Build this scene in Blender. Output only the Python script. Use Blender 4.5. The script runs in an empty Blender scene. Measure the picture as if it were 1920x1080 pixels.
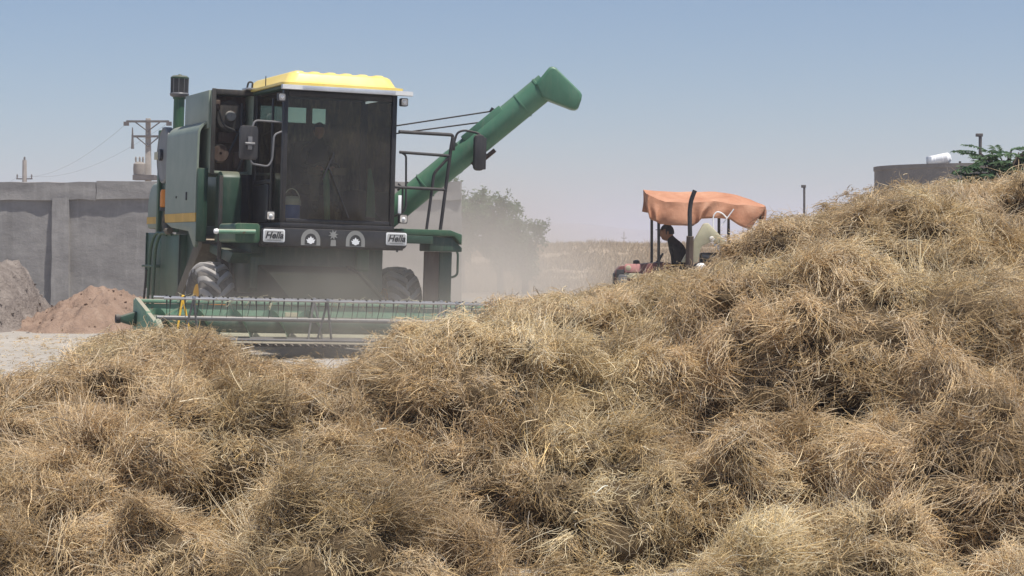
import bpy, bmesh, math, random
import numpy as np
from mathutils import Vector, Matrix, Euler, noise

R = math.radians
SC = bpy.context.scene
COL = SC.collection
random.seed(7)
RNG = np.random.default_rng(11)

# ------------------------------------------------------------------ camera
EYE = 1.5
FPX = 4000.0                      # focal length in pixels of a 1920 wide frame
cam = bpy.data.cameras.new("camera")
cam.lens = 36.0 * FPX / 1920.0
cam.sensor_width = 36.0
cam.shift_y = -85.0 / 1920.0      # level camera, horizon above the middle
cam.clip_start = 0.2
cam.clip_end = 12000
camo = bpy.data.objects.new("camera", cam)
camo.location = (0, 0, EYE)
camo.rotation_euler = (R(90), 0, 0)
COL.objects.link(camo)
SC.camera = camo

# ------------------------------------------------------------------ sky, sun, exposure
SUN_EL, SUN_AZ = R(71), R(54)     # azimuth measured from behind the camera towards the right
S_DIR = Vector((math.cos(SUN_EL) * math.sin(SUN_AZ), -math.cos(SUN_EL) * math.cos(SUN_AZ), math.sin(SUN_EL)))
world = bpy.data.worlds.new("World")
SC.world = world
world.use_nodes = True
wn = world.node_tree.nodes
wl = world.node_tree.links
for n in list(wn):
    wn.remove(n)
sky = wn.new("ShaderNodeTexSky")
sky.sky_type = 'NISHITA'
sky.sun_disc = False
sky.sun_elevation = SUN_EL
sky.sun_rotation = math.atan2(S_DIR.x, S_DIR.y)
sky.altitude = 1200
sky.air_density = 1.0
sky.dust_density = 1.0
sky.ozone_density = 5.5
bg = wn.new("ShaderNodeBackground")
bg.inputs[1].default_value = 0.075
wo = wn.new("ShaderNodeOutputWorld")
wl.new(sky.outputs[0], bg.inputs[0])
wl.new(bg.outputs[0], wo.inputs[0])

sl = bpy.data.lights.new("sun", 'SUN')
sl.energy = 5.0
sl.angle = R(0.53)
sl.color = (1.0, 0.95, 0.87)
so = bpy.data.objects.new("sun", sl)
so.rotation_euler = S_DIR.to_track_quat('Z', 'Y').to_euler()
so.location = (20, -10, 40)
COL.objects.link(so)

vs = SC.view_settings
vs.view_transform = 'Standard'
vs.look = 'None'
vs.exposure = 0.33
vs.gamma = 1.0
SC.cycles.use_denoising = True
SC.cycles.max_bounces = 6
SC.cycles.diffuse_bounces = 3
SC.cycles.transparent_max_bounces = 12
SC.cycles.volume_bounces = 1
SC.cycles.volume_max_steps = 96
SC.cycles.volume_step_rate = 1.0
SC.cycles_curves.shape = 'RIBBONS'
SC.cycles_curves.subdivisions = 2


# ------------------------------------------------------------------ materials
def mat_new(name):
    m = bpy.data.materials.new(name)
    m.use_nodes = True
    nt = m.node_tree
    b = nt.nodes["Principled BSDF"]
    return m, nt, b


def ramp(nt, fac, stops):
    r = nt.nodes.new("ShaderNodeValToRGB")
    el = r.color_ramp.elements
    while len(el) < len(stops):
        el.new(0.5)
    for e, (p, c) in zip(el, stops):
        e.position = p
        e.color = (c[0], c[1], c[2], 1)
    nt.links.new(fac, r.inputs[0])
    return r.outputs[0]


def tex_noise(nt, scale, detail=5, rough=0.6, vec=None, coord="Object", stretch=None):
    t = nt.nodes.new("ShaderNodeTexNoise")
    t.inputs["Scale"].default_value = scale
    t.inputs["Detail"].default_value = detail
    t.inputs["Roughness"].default_value = rough
    if vec is None:
        tc = nt.nodes.new("ShaderNodeTexCoord")
        vec = tc.outputs[coord]
    if stretch:
        mp = nt.nodes.new("ShaderNodeMapping")
        mp.inputs["Scale"].default_value = stretch
        nt.links.new(vec, mp.inputs[0])
        vec = mp.outputs[0]
    nt.links.new(vec, t.inputs["Vector"])
    return t.outputs["Fac"]


def mixcol(nt, fac, a, b):
    m = nt.nodes.new("ShaderNodeMix")
    m.data_type = 'RGBA'
    for sock, v in ((m.inputs[0], fac), (m.inputs[6], a), (m.inputs[7], b)):
        if isinstance(v, (int, float)):
            sock.default_value = v
        elif isinstance(v, tuple):
            sock.default_value = (v[0], v[1], v[2], 1)
        else:
            nt.links.new(v, sock)
    return m.outputs[2]


def maprange(nt, v, a, b, c=0.0, d=1.0):
    m = nt.nodes.new("ShaderNodeMapRange")
    nt.links.new(v, m.inputs[0])
    for i, x in enumerate((a, b, c, d)):
        m.inputs[i + 1].default_value = x
    return m.outputs[0]


def bump(nt, b, h, dist=0.01, strength=0.6):
    bp = nt.nodes.new("ShaderNodeBump")
    bp.inputs["Distance"].default_value = dist
    bp.inputs["Strength"].default_value = strength
    nt.links.new(h, bp.inputs["Height"])
    nt.links.new(bp.outputs[0], b.inputs["Normal"])


DUST = (0.36, 0.30, 0.23)


def paint(name, col, rough=0.42, dust=0.35, fade=None, metallic=0.0, spec=0.5, wear=None, wt=0.6):
    """sprayed sheet metal: blotchy fading, settled dust on what faces up, streaks"""
    m, nt, b = mat_new(name)
    fade = fade or tuple(min(1, c * 1.35 + 0.02) for c in col)
    n1 = tex_noise(nt, 2.3, 6, 0.65)
    c = mixcol(nt, maprange(nt, n1, 0.35, 0.7), col, fade)
    st = tex_noise(nt, 3.0, 5, 0.7, stretch=(5, 5, 0.6))
    c = mixcol(nt, maprange(nt, st, 0.52, 0.8, 0, dust * 0.9), c, DUST)
    if wear:
        w = tex_noise(nt, 9.0, 7, 0.75)
        c = mixcol(nt, maprange(nt, w, wt, wt + .05), c, wear)
    ge = nt.nodes.new("ShaderNodeNewGeometry")
    sx = nt.nodes.new("ShaderNodeSeparateXYZ")
    nt.links.new(ge.outputs["Normal"], sx.inputs[0])
    up = maprange(nt, sx.outputs[2], 0.45, 1.0, 0, min(1, dust * 1.5))
    c = mixcol(nt, up, c, DUST)
    nt.links.new(c, b.inputs["Base Color"])
    b.inputs["Roughness"].default_value = rough
    b.inputs["Metallic"].default_value = metallic
    b.inputs["Specular IOR Level"].default_value = spec
    bump(nt, b, tex_noise(nt, 6.0, 3, 0.5), 0.004, 0.35)
    return m


def rough_mat(name, stops, scale=4.0, rough=0.9, bumpd=0.02, bscale=None, detail=8, stretch=None, coord="Object", spec=0.2):
    m, nt, b = mat_new(name)
    n1 = tex_noise(nt, scale, detail, 0.65, stretch=stretch, coord=coord)
    nt.links.new(ramp(nt, n1, stops), b.inputs["Base Color"])
    b.inputs["Roughness"].default_value = rough
    b.inputs["Specular IOR Level"].default_value = spec
    if bumpd:
        bump(nt, b, tex_noise(nt, bscale or scale * 5, 6, 0.7, stretch=stretch, coord=coord), bumpd, 0.9)
    return m


M = {}
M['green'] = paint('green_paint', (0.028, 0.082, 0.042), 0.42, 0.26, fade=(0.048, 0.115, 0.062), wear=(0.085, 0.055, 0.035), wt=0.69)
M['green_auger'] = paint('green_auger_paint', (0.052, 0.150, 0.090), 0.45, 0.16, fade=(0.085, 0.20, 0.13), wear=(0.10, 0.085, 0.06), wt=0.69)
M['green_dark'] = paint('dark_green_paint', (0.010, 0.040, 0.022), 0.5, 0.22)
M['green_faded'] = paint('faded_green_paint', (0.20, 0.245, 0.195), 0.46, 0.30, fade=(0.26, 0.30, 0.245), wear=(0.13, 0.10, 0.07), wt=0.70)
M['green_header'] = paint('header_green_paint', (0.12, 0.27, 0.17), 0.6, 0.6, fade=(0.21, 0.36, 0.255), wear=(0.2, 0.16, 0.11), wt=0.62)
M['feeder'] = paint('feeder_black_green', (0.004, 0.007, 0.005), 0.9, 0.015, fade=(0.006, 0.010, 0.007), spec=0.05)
M['stripe'] = paint('yellow_stripe_paint', (0.50, 0.30, 0.04), 0.5, 0.4)
M['yellow'] = paint('yellow_roof_paint', (0.82, 0.60, 0.13), 0.35, 0.12, fade=(0.85, 0.67, 0.22))
M['yellow_dull'] = paint('yellow_reel_paint', (0.68, 0.40, 0.02), 0.5, 0.3)
M['black'] = paint('black_steel', (0.016, 0.015, 0.016), 0.45, 0.14)
M['cabblack'] = paint('cab_black', (0.012, 0.011, 0.012), 0.40, 0.08)
M['dark'] = paint('dark_machinery', (0.020, 0.018, 0.016), 0.7, 0.3, wear=(0.07, 0.032, 0.018))
M['rust'] = paint('rusty_steel', (0.055, 0.032, 0.022), 0.75, 0.4, wear=(0.12, 0.05, 0.025))
M['chute'] = paint('dusty_chute', (0.095, 0.075, 0.045), 0.7, 0.5)
M['tube'] = paint('grey_tube', (0.11, 0.11, 0.115), 0.4, 0.2)
M['steel'] = paint('worn_steel', (0.34, 0.34, 0.35), 0.34, 0.12, metallic=0.85)
M['aluminium'] = paint('light_bar_metal', (0.52, 0.54, 0.57), 0.42, 0.12, metallic=0.55)
M['discgrey'] = paint('grey_screen', (0.16, 0.165, 0.165), 0.6, 0.3)
M['orange'] = paint('orange_plastic', (0.62, 0.20, 0.012), 0.45, 0.25)
M['white'] = paint('white_plastic', (0.78, 0.79, 0.80), 0.4, 0.12)
M['plate'] = paint('light_cover', (0.62, 0.63, 0.63), 0.45, 0.12)
M['ink'] = paint('black_ink', (0.015, 0.015, 0.017), 0.5, 0.05)
M['badge'] = paint('grey_badge', (0.21, 0.21, 0.20), 0.5, 0.1)
M['blue'] = paint('blue_plastic', (0.03, 0.13, 0.62), 0.35, 0.05)
M['red'] = paint('dark_red_paint', (0.12, 0.028, 0.024), 0.5, 0.35)
M['pink'] = paint('faded_red_paint', (0.52, 0.24, 0.22), 0.5, 0.2)
M['beige'] = paint('beige_paint', (0.40, 0.37, 0.25), 0.55, 0.35)
M['cabback'] = rough_mat('reflection_mottled_lining', [(0.35, (0.07, 0.06, 0.036)), (0.52, (0.17, 0.14, 0.085)), (0.68, (0.36, 0.30, 0.19))], 7, 0.9, 0.01, stretch=(2.5, 2.5, .6))  # straw-toned mottling paints in the reflections seen on the windscreen
M['seat'] = paint('brown_seat', (0.040, 0.032, 0.022), 0.8, 0.1)
M['cloth_dark'] = rough_mat('dark_cloth', [(0.3, (0.020, 0.018, 0.017)), (0.7, (0.042, 0.037, 0.034))], 9, 0.95, 0.006)
M['cloth_grey'] = rough_mat('grey_cloth', [(0.3, (0.10, 0.10, 0.095)), (0.7, (0.16, 0.155, 0.145))], 9, 0.95, 0.006)
M['skin'] = rough_mat('skin', [(0.3, (0.26, 0.13, 0.075)), (0.7, (0.32, 0.165, 0.10))], 6, 0.6, 0.0)
M['hair'] = rough_mat('hair', [(0.3, (0.012, 0.009, 0.007)), (0.7, (0.028, 0.02, 0.015))], 20, 0.7, 0.004)
M['cap'] = rough_mat('cap_cloth', [(0.3, (0.022, 0.024, 0.028)), (0.7, (0.05, 0.05, 0.055))], 12, 0.9, 0.004)


def make_rubber():
    for nm, c, d in (('tyre', (0.020, 0.019, 0.019), 0.45), ('lug', (0.30, 0.29, 0.28), 0.8)):
        m, nt, b = mat_new(nm + '_rubber')
        n = tex_noise(nt, 6, 6, 0.7)
        nt.links.new(mixcol(nt, maprange(nt, n, 0.40, 0.72, 0, d), c, (0.33, 0.29, 0.25)), b.inputs["Base Color"])
        b.inputs["Roughness"].default_value = 0.85
        bump(nt, b, tex_noise(nt, 40, 3, 0.6), 0.004, 0.5)
        M[nm] = m


make_rubber()


def make_glass(name, tint, refl=1.0):
    m = bpy.data.materials.new(name)
    m.use_nodes = True
    nt = m.node_tree
    for n in list(nt.nodes):
        nt.nodes.remove(n)
    out = nt.nodes.new("ShaderNodeOutputMaterial")
    tr = nt.nodes.new("ShaderNodeBsdfTransparent")
    tr.inputs[0].default_value = (*tint, 1)
    gl = nt.nodes.new("ShaderNodeBsdfGlossy")
    gl.inputs["Roughness"].default_value = 0.06
    di = nt.nodes.new("ShaderNodeBsdfDiffuse")      # film of dust
    di.inputs[0].default_value = (0.30, 0.25, 0.19, 1)
    fr = nt.nodes.new("ShaderNodeFresnel")
    fr.inputs[0].default_value = 1.45
    n = tex_noise(nt, 3.0, 6, 0.7)
    mx0 = nt.nodes.new("ShaderNodeMixShader")
    nt.links.new(maprange(nt, n, 0.35, 0.75, 0.02, 0.12), mx0.inputs[0])
    nt.links.new(tr.outputs[0], mx0.inputs[1])
    nt.links.new(di.outputs[0], mx0.inputs[2])
    mx = nt.nodes.new("ShaderNodeMixShader")
    ml = nt.nodes.new("ShaderNodeMath")
    ml.operation = 'MULTIPLY'
    ml.inputs[1].default_value = refl
    nt.links.new(fr.outputs[0], ml.inputs[0])
    nt.links.new(ml.outputs[0], mx.inputs[0])
    nt.links.new(mx0.outputs[0], mx.inputs[1])
    nt.links.new(gl.outputs[0], mx.inputs[2])
    nt.links.new(mx.outputs[0], out.inputs[0])
    return m


M['glass'] = make_glass('tinted_glass', (0.62, 0.62, 0.50))
M['glass_side'] = make_glass('dark_tinted_glass', (0.28, 0.29, 0.26))
M['glass_green'] = make_glass('green_tinted_glass', (0.45, 0.62, 0.55))
mm, nt_, b_ = mat_new('mirror_glass')
b_.inputs["Base Color"].default_value = (0.5, 0.5, 0.5, 1)
b_.inputs["Metallic"].default_value = 1
b_.inputs["Roughness"].default_value = 0.15
M['mirror'] = mm
mm, nt_, b_ = mat_new('lamp_lens')
nt_.links.new(ramp(nt_, tex_noise(nt_, 14, 3), [(0.35, (0.42, 0.38, 0.34)), (0.65, (0.72, 0.69, 0.64))]), b_.inputs["Base Color"])
b_.inputs["Roughness"].default_value = 0.2
M['lens'] = mm


def ground_mats():
    m, nt, b = mat_new('dusty_yard')
    n1 = tex_noise(nt, 0.35, 8, 0.6)
    n2 = tex_noise(nt, 7.0, 6, 0.7)
    c = ramp(nt, n1, [(0.3, (0.30, 0.275, 0.245)), (0.7, (0.40, 0.365, 0.325))])
    c = mixcol(nt, maprange(nt, n2, 0.5, 0.75, 0, 0.5), c, (0.25, 0.215, 0.17))
    nt.links.new(c, b.inputs["Base Color"])
    b.inputs["Roughness"].default_value = 0.95
    b.inputs["Specular IOR Level"].default_value = 0.1
    bump(nt, b, n2, 0.03, 0.7)
    M['yard'] = m
    m, nt, b = mat_new('dry_field')
    n1 = tex_noise(nt, 0.12, 8, 0.65, stretch=(1, 0.35, 1))
    c = ramp(nt, n1, [(0.3, (0.27, 0.20, 0.135)), (0.5, (0.36, 0.27, 0.18)), (0.72, (0.44, 0.345, 0.235))])
    nt.links.new(c, b.inputs["Base Color"])
    b.inputs["Roughness"].default_value = 1
    bump(nt, b, tex_noise(nt, 3, 6, 0.7), 0.15, 0.8)
    M['field'] = m
    # wall plaster
    m, nt, b = mat_new('cement_plaster')
    n1 = tex_noise(nt, 0.7, 8, 0.65)
    n2 = tex_noise(nt, 2.2, 8, 0.7, stretch=(1, 1, 2.6))
    n3 = tex_noise(nt, 3.5, 7, 0.7, stretch=(2.2, 2.2, 0.35))
    c = ramp(nt, n1, [(0.3, (0.235, 0.225, 0.218)), (0.7, (0.315, 0.30, 0.29))])
    c = mixcol(nt, maprange(nt, n2, 0.48, 0.70, 0, 0.5), c, (0.165, 0.158, 0.152))
    c = mixcol(nt, maprange(nt, n3, 0.52, 0.7, 0, 0.6), c, (0.36, 0.345, 0.33))
    n4 = tex_noise(nt, 0.9, 4, 0.7, stretch=(3.0, 3.0, 0.25))
    c = mixcol(nt, maprange(nt, n4, 0.58, 0.72, 0, 0.28), c, (0.14, 0.132, 0.125))
    nt.links.new(c, b.inputs["Base Color"])
    b.inputs["Roughness"].default_value = 0.95
    b.inputs["Specular IOR Level"].default_value = 0.15
    bump(nt, b, tex_noise(nt, 5, 9, 0.75, stretch=(1, 1, 1.2)), 0.018, 0.8)
    M['plaster'] = m


ground_mats()
M['concrete'] = rough_mat('weathered_concrete', [(0.3, (0.22, 0.198, 0.18)), (0.7, (0.31, 0.28, 0.25))], 1.2, 0.95, 0.03, 6)
M['pole_concrete'] = rough_mat('pole_concrete', [(0.3, (0.30, 0.27, 0.24)), (0.7, (0.40, 0.36, 0.32))], 2, 0.95, 0.02, 6)
M['pole_dark'] = rough_mat('pole_dark', [(0.3, (0.10, 0.09, 0.085)), (0.7, (0.17, 0.155, 0.15))], 3, 0.9, 0.01)
M['soil'] = rough_mat('reddish_soil', [(0.25, (0.18, 0.122, 0.09)), (0.5, (0.29, 0.20, 0.15)), (0.75, (0.37, 0.268, 0.205))], 2.2, 1.0, 0.08, 9, 10)
M['gravelgrey'] = rough_mat('grey_gravel', [(0.25, (0.15, 0.125, 0.11)), (0.5, (0.26, 0.22, 0.195)), (0.75, (0.36, 0.31, 0.275))], 3.0, 1.0, 0.10, 12, 10)
M['mount'] = rough_mat('mountain_rock', [(0.3, (0.22, 0.19, 0.17)), (0.7, (0.30, 0.26, 0.23))], 0.01, 1.0, 0.0)
M['bark'] = rough_mat('bark', [(0.3, (0.06, 0.045, 0.035)), (0.7, (0.11, 0.085, 0.065))], 8, 1.0, 0.02)


def leaf_mat(name, c1, c2, trans=0.3):
    m, nt, b = mat_new(name)
    at = nt.nodes.new("ShaderNodeAttribute")
    at.attribute_name = "tone"
    c = mixcol(nt, at.outputs["Fac"], c1, c2)
    nt.links.new(c, b.inputs["Base Color"])
    b.inputs["Roughness"].default_value = 0.6
    b.inputs["Specular IOR Level"].default_value = 0.25
    t = nt.nodes.new("ShaderNodeBsdfTranslucent")
    nt.links.new(c, t.inputs[0])
    mx = nt.nodes.new("ShaderNodeMixShader")
    mx.inputs[0].default_value = trans
    out = nt.nodes["Material Output"]
    nt.links.new(b.outputs[0], mx.inputs[1])
    nt.links.new(t.outputs[0], mx.inputs[2])
    nt.links.new(mx.outputs[0], out.inputs[0])
    return m


M['leaf_far'] = leaf_mat('dusty_leaf', (0.045, 0.095, 0.032), (0.10, 0.155, 0.060))
M['leaf_near'] = leaf_mat('green_leaf', (0.05, 0.10, 0.045), (0.11, 0.175, 0.085))


def straw_mat(name, attr=True):
    m, nt, b = mat_new(name)
    at = nt.nodes.new("ShaderNodeAttribute")
    at.attribute_name = "straw"
    nt.links.new(at.outputs["Color"], b.inputs["Base Color"])
    b.inputs["Roughness"].default_value = 0.42
    b.inputs["Specular IOR Level"].default_value = 0.5
    t = nt.nodes.new("ShaderNodeBsdfTranslucent")
    nt.links.new(at.outputs["Color"], t.inputs[0])
    mx = nt.nodes.new("ShaderNodeMixShader")
    mx.inputs[0].default_value = 0.12
    nt.links.new(b.outputs[0], mx.inputs[1])
    nt.links.new(t.outputs[0], mx.inputs[2])
    nt.links.new(mx.outputs[0], nt.nodes["Material Output"].inputs[0])
    return m


M['straw'] = straw_mat('straw_stalks')
M['straw_core'] = rough_mat('matted_straw', [(0.3, (0.11, 0.075, 0.04)), (0.7, (0.21, 0.15, 0.085))], 12, 1.0, 0.05, 40)  # darker than the stalks: shade in the gaps between tufts is put into this colour

m, nt, b = mat_new('orange_tarp')
n1 = tex_noise(nt, 2.0, 7, 0.65)
c = ramp(nt, n1, [(0.3, (0.45, 0.19, 0.10)), (0.55, (0.57, 0.285, 0.17)), (0.75, (0.67, 0.40, 0.26))])
nt.links.new(c, b.inputs["Base Color"])
b.inputs["Roughness"].default_value = 0.7
tl = nt.nodes.new("ShaderNodeBsdfTranslucent")
nt.links.new(c, tl.inputs[0])
mx = nt.nodes.new("ShaderNodeMixShader")
mx.inputs[0].default_value = 0.18
nt.links.new(b.outputs[0], mx.inputs[1])
nt.links.new(tl.outputs[0], mx.inputs[2])
nt.links.new(mx.outputs[0], nt.nodes["Material Output"].inputs[0])
bump(nt, b, tex_noise(nt, 5, 5, 0.6), 0.03, 0.7)
M['tarp'] = m


# ------------------------------------------------------------------ mesh helpers
def tag(o, label=None, cat=None, group=None, kind=None):
    for k, v in (('label', label), ('category', cat), ('group', group), ('kind', kind)):
        if v:
            o[k] = v
    return o


def empty(name, loc=(0, 0, 0), rot=(0, 0, 0)):
    o = bpy.data.objects.new(name, None)
    o.location = loc
    o.rotation_euler = rot
    o.empty_display_size = 0.2
    COL.objects.link(o)
    return o


def link(name, me, mat, parent=None):
    o = bpy.data.objects.new(name, me)
    if mat is not None and not me.materials:
        me.materials.append(mat)
    COL.objects.link(o)
    o.parent = parent
    return o


class MB:
    def __init__(s):
        s.v, s.f = [], []

    def add(s, vs, fs):
        o = len(s.v)
        s.v += [tuple(p) for p in vs]
        s.f += [tuple(i + o for i in q) for q in fs]
        return s

    def box(s, x0, x1, y0, y1, z0, z1, mtx=None):
        vs = [Vector((x, y, z)) for z in (z0, z1) for y in (y0, y1) for x in (x0, x1)]
        if mtx is not None:
            vs = [mtx @ p for p in vs]
        return s.add(vs, [(0, 2, 3, 1), (4, 5, 7, 6), (0, 1, 5, 4), (2, 6, 7, 3), (0, 4, 6, 2), (1, 3, 7, 5)])

    def prism(s, poly, axis, a, b):
        """polygon (u,v) extruded along axis 'x','y','z' from a to b"""
        def pt(u, v, w):
            return {'x': (w, u, v), 'y': (u, w, v), 'z': (u, v, w)}[axis]
        n = len(poly)
        vs = [pt(u, v, a) for u, v in poly] + [pt(u, v, b) for u, v in poly]
        fs = [tuple(range(n - 1, -1, -1)), tuple(range(n, 2 * n))]
        fs += [(i, (i + 1) % n, (i + 1) % n + n, i + n) for i in range(n)]
        return s.add(vs, fs)

    def tube(s, pts, r, seg=8, cap=True):
        pts = [Vector(p) for p in pts]
        rr = r if isinstance(r, (list, tuple)) else [r] * len(pts)
        prev = None
        rings = []
        for i, p in enumerate(pts):
            d = (pts[min(i + 1, len(pts) - 1)] - pts[max(i - 1, 0)]).normalized()
            if prev is None:
                u = d.orthogonal().normalized()
            else:
                u = (prev - d * prev.dot(d)).normalized()
            prev = u
            w = d.cross(u)
            rings.append([p + (u * math.cos(t) + w * math.sin(t)) * rr[i] for t in [2 * math.pi * k / seg for k in range(seg)]])
        vs = [q for ring in rings for q in ring]
        fs = []
        for i in range(len(pts) - 1):
            for k in range(seg):
                a, b = i * seg + k, i * seg + (k + 1) % seg
                fs.append((a, b, b + seg, a + seg))
        if cap:
            fs.append(tuple(range(seg - 1, -1, -1)))
            fs.append(tuple(range((len(pts) - 1) * seg, len(pts) * seg)))
        return s.add(vs, fs)

    def lathe(s, prof, seg=24, mtx=None, a0=0.0, a1=2 * math.pi):
        """profile of (radius, height) revolved about z"""
        full = abs(a1 - a0 - 2 * math.pi) < 1e-6
        n = seg if full else seg + 1
        vs = []
        for r, h in prof:
            for k in range(n):
                t = a0 + (a1 - a0) * k / seg
                p = Vector((r * math.cos(t), r * math.sin(t), h))
                vs.append(mtx @ p if mtx is not None else p)
        fs = []
        for i in range(len(prof) - 1):
            for k in range(seg):
                a, b = i * n + k, i * n + (k + 1) % n
                fs.append((a, b, b + n, a + n))
        return s.add(vs, fs)

    def build(s, name, mat, parent=None, bev=0.0, smooth=True, seg=2, ang=35, subdiv=0, jitter=0.0, jscale=3.0):
        bm = bmesh.new()
        bv = [bm.verts.new(p) for p in s.v]
        for q in s.f:
            try:
                bm.faces.new([bv[i] for i in q])
            except ValueError:
                pass
        bmesh.ops.remove_doubles(bm, verts=bm.verts[:], dist=1e-5)
        bmesh.ops.recalc_face_normals(bm, faces=bm.faces[:])
        if subdiv:
            bmesh.ops.subdivide_edges(bm, edges=bm.edges[:], cuts=subdiv, use_grid_fill=True)
        if jitter:
            for v in bm.verts:
                v.co += noise.noise_vector(v.co * jscale) * jitter
        if bev:
            ed = [e for e in bm.edges if len(e.link_faces) == 2 and e.calc_face_angle(0) > R(30)]
            bmesh.ops.bevel(bm, geom=ed, offset=bev, segments=seg, affect='EDGES', clamp_overlap=True, profile=0.5)
        me = bpy.data.meshes.new(name)
        bm.to_mesh(me)
        bm.free()
        if smooth:
            me.polygons.foreach_set('use_smooth', [True] * len(me.polygons))
            me.set_sharp_from_angle(angle=R(ang))
        return link(name, me, mat, parent)


def rounded(u0, u1, v0, v1, r, n=4):
    out = []
    for cx, cy, a in ((u1 - r, v1 - r, 0), (u0 + r, v1 - r, 90), (u0 + r, v0 + r, 180), (u1 - r, v0 + r, 270)):
        for k in range(n + 1):
            t = R(a + 90 * k / n)
            out.append((cx + r * math.cos(t), cy + r * math.sin(t)))
    return out


def arc(pts, r=0.08, n=4):
    """polyline with rounded corners"""
    pts = [Vector(p) for p in pts]
    out = [pts[0]]
    for a, b, c in zip(pts, pts[1:], pts[2:]):
        d1, d2 = (a - b), (c - b)
        q = min(r, d1.length * 0.45, d2.length * 0.45)
        p1, p2 = b + d1.normalized() * q, b + d2.normalized() * q
        for k in range(n + 1):
            t = k / n
            out.append(p1 * (1 - t) ** 2 + b * 2 * t * (1 - t) + p2 * t ** 2)
    out.append(pts[-1])
    return out


def at(px, py, Y):
    """where a sight line meets the distance Y (used to read real positions off the photo)"""
    return Vector(((px - 960) / FPX * Y, Y, EYE - (py - 455) / FPX * Y))


def text_mesh(name, body, size, mat, parent, mtx, shear=0.0, extrude=0.002, bold=0.0):
    cu = bpy.data.curves.new(name, 'FONT')
    cu.body = body
    cu.size = size
    cu.shear = shear
    cu.extrude = extrude
    cu.offset = bold
    cu.align_x = 'CENTER'
    cu.align_y = 'CENTER'
    t = bpy.data.objects.new(name + '_tmp', cu)
    COL.objects.link(t)
    dg = bpy.context.evaluated_depsgraph_get()
    me = bpy.data.meshes.new_from_object(t.evaluated_get(dg))
    bpy.data.objects.remove(t)
    me.name = name
    me.transform(mtx)
    me.materials.clear()
    return link(name, me, mat, parent)


# ------------------------------------------------------------------ people
def body_mesh(name, joints, bones, root, mat, parent=None, levels=2):
    bm = bmesh.new()
    ly = bm.verts.layers.skin.verify()
    vs = {}
    for k, (p, r) in joints.items():
        v = bm.verts.new(p)
        rx = r if isinstance(r, tuple) else (r, r)
        v[ly].radius = rx
        v[ly].use_root = (k == root)
        vs[k] = v
    for a, b in bones:
        bm.edges.new((vs[a], vs[b]))
    me = bpy.data.meshes.new(name)
    bm.to_mesh(me)
    bm.free()
    o = link(name, me, mat, parent)
    s = o.modifiers.new('skin', 'SKIN')
    s.use_smooth_shade = True
    d = o.modifiers.new('sub', 'SUBSURF')
    d.levels = levels
    d.render_levels = levels
    return o


def hand(joints, bones, wrist, key, direction, side, up):
    """palm with four unequal bent fingers and a thumb leaving its side"""
    d = Vector(direction).normalized()
    u = Vector(up).normalized()
    sd = d.cross(u).normalized() * side
    w = Vector(joints[wrist][0])
    joints[key + 'palm'] = (w + d * 0.06, (0.030, 0.018))
    bones.append((wrist, key + 'palm'))
    for i, (off, ln) in enumerate(((0.03, 0.075), (0.010, 0.085), (-0.010, 0.080), (-0.03, 0.062))):
        k0, k1, k2 = f'{key}f{i}a', f'{key}f{i}b', f'{key}f{i}c'
        b0 = w + d * 0.10 + sd * off
        joints[k0] = (b0, 0.0105)
        joints[k1] = (b0 + d * ln * 0.5 - u * 0.018, 0.0095)
        joints[k2] = (b0 + d * ln * 0.75 - u * 0.05, 0.008)
        bones += [(key + 'palm', k0), (k0, k1), (k1, k2)]
    t0, t1 = key + 'ta', key + 'tb'
    joints[t0] = (w + d * 0.055 + sd * 0.05 - u * 0.01, 0.012)
    joints[t1] = (w + d * 0.09 + sd * 0.062 - u * 0.035, 0.0095)
    bones += [(key + 'palm', t0), (t0, t1)]


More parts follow.
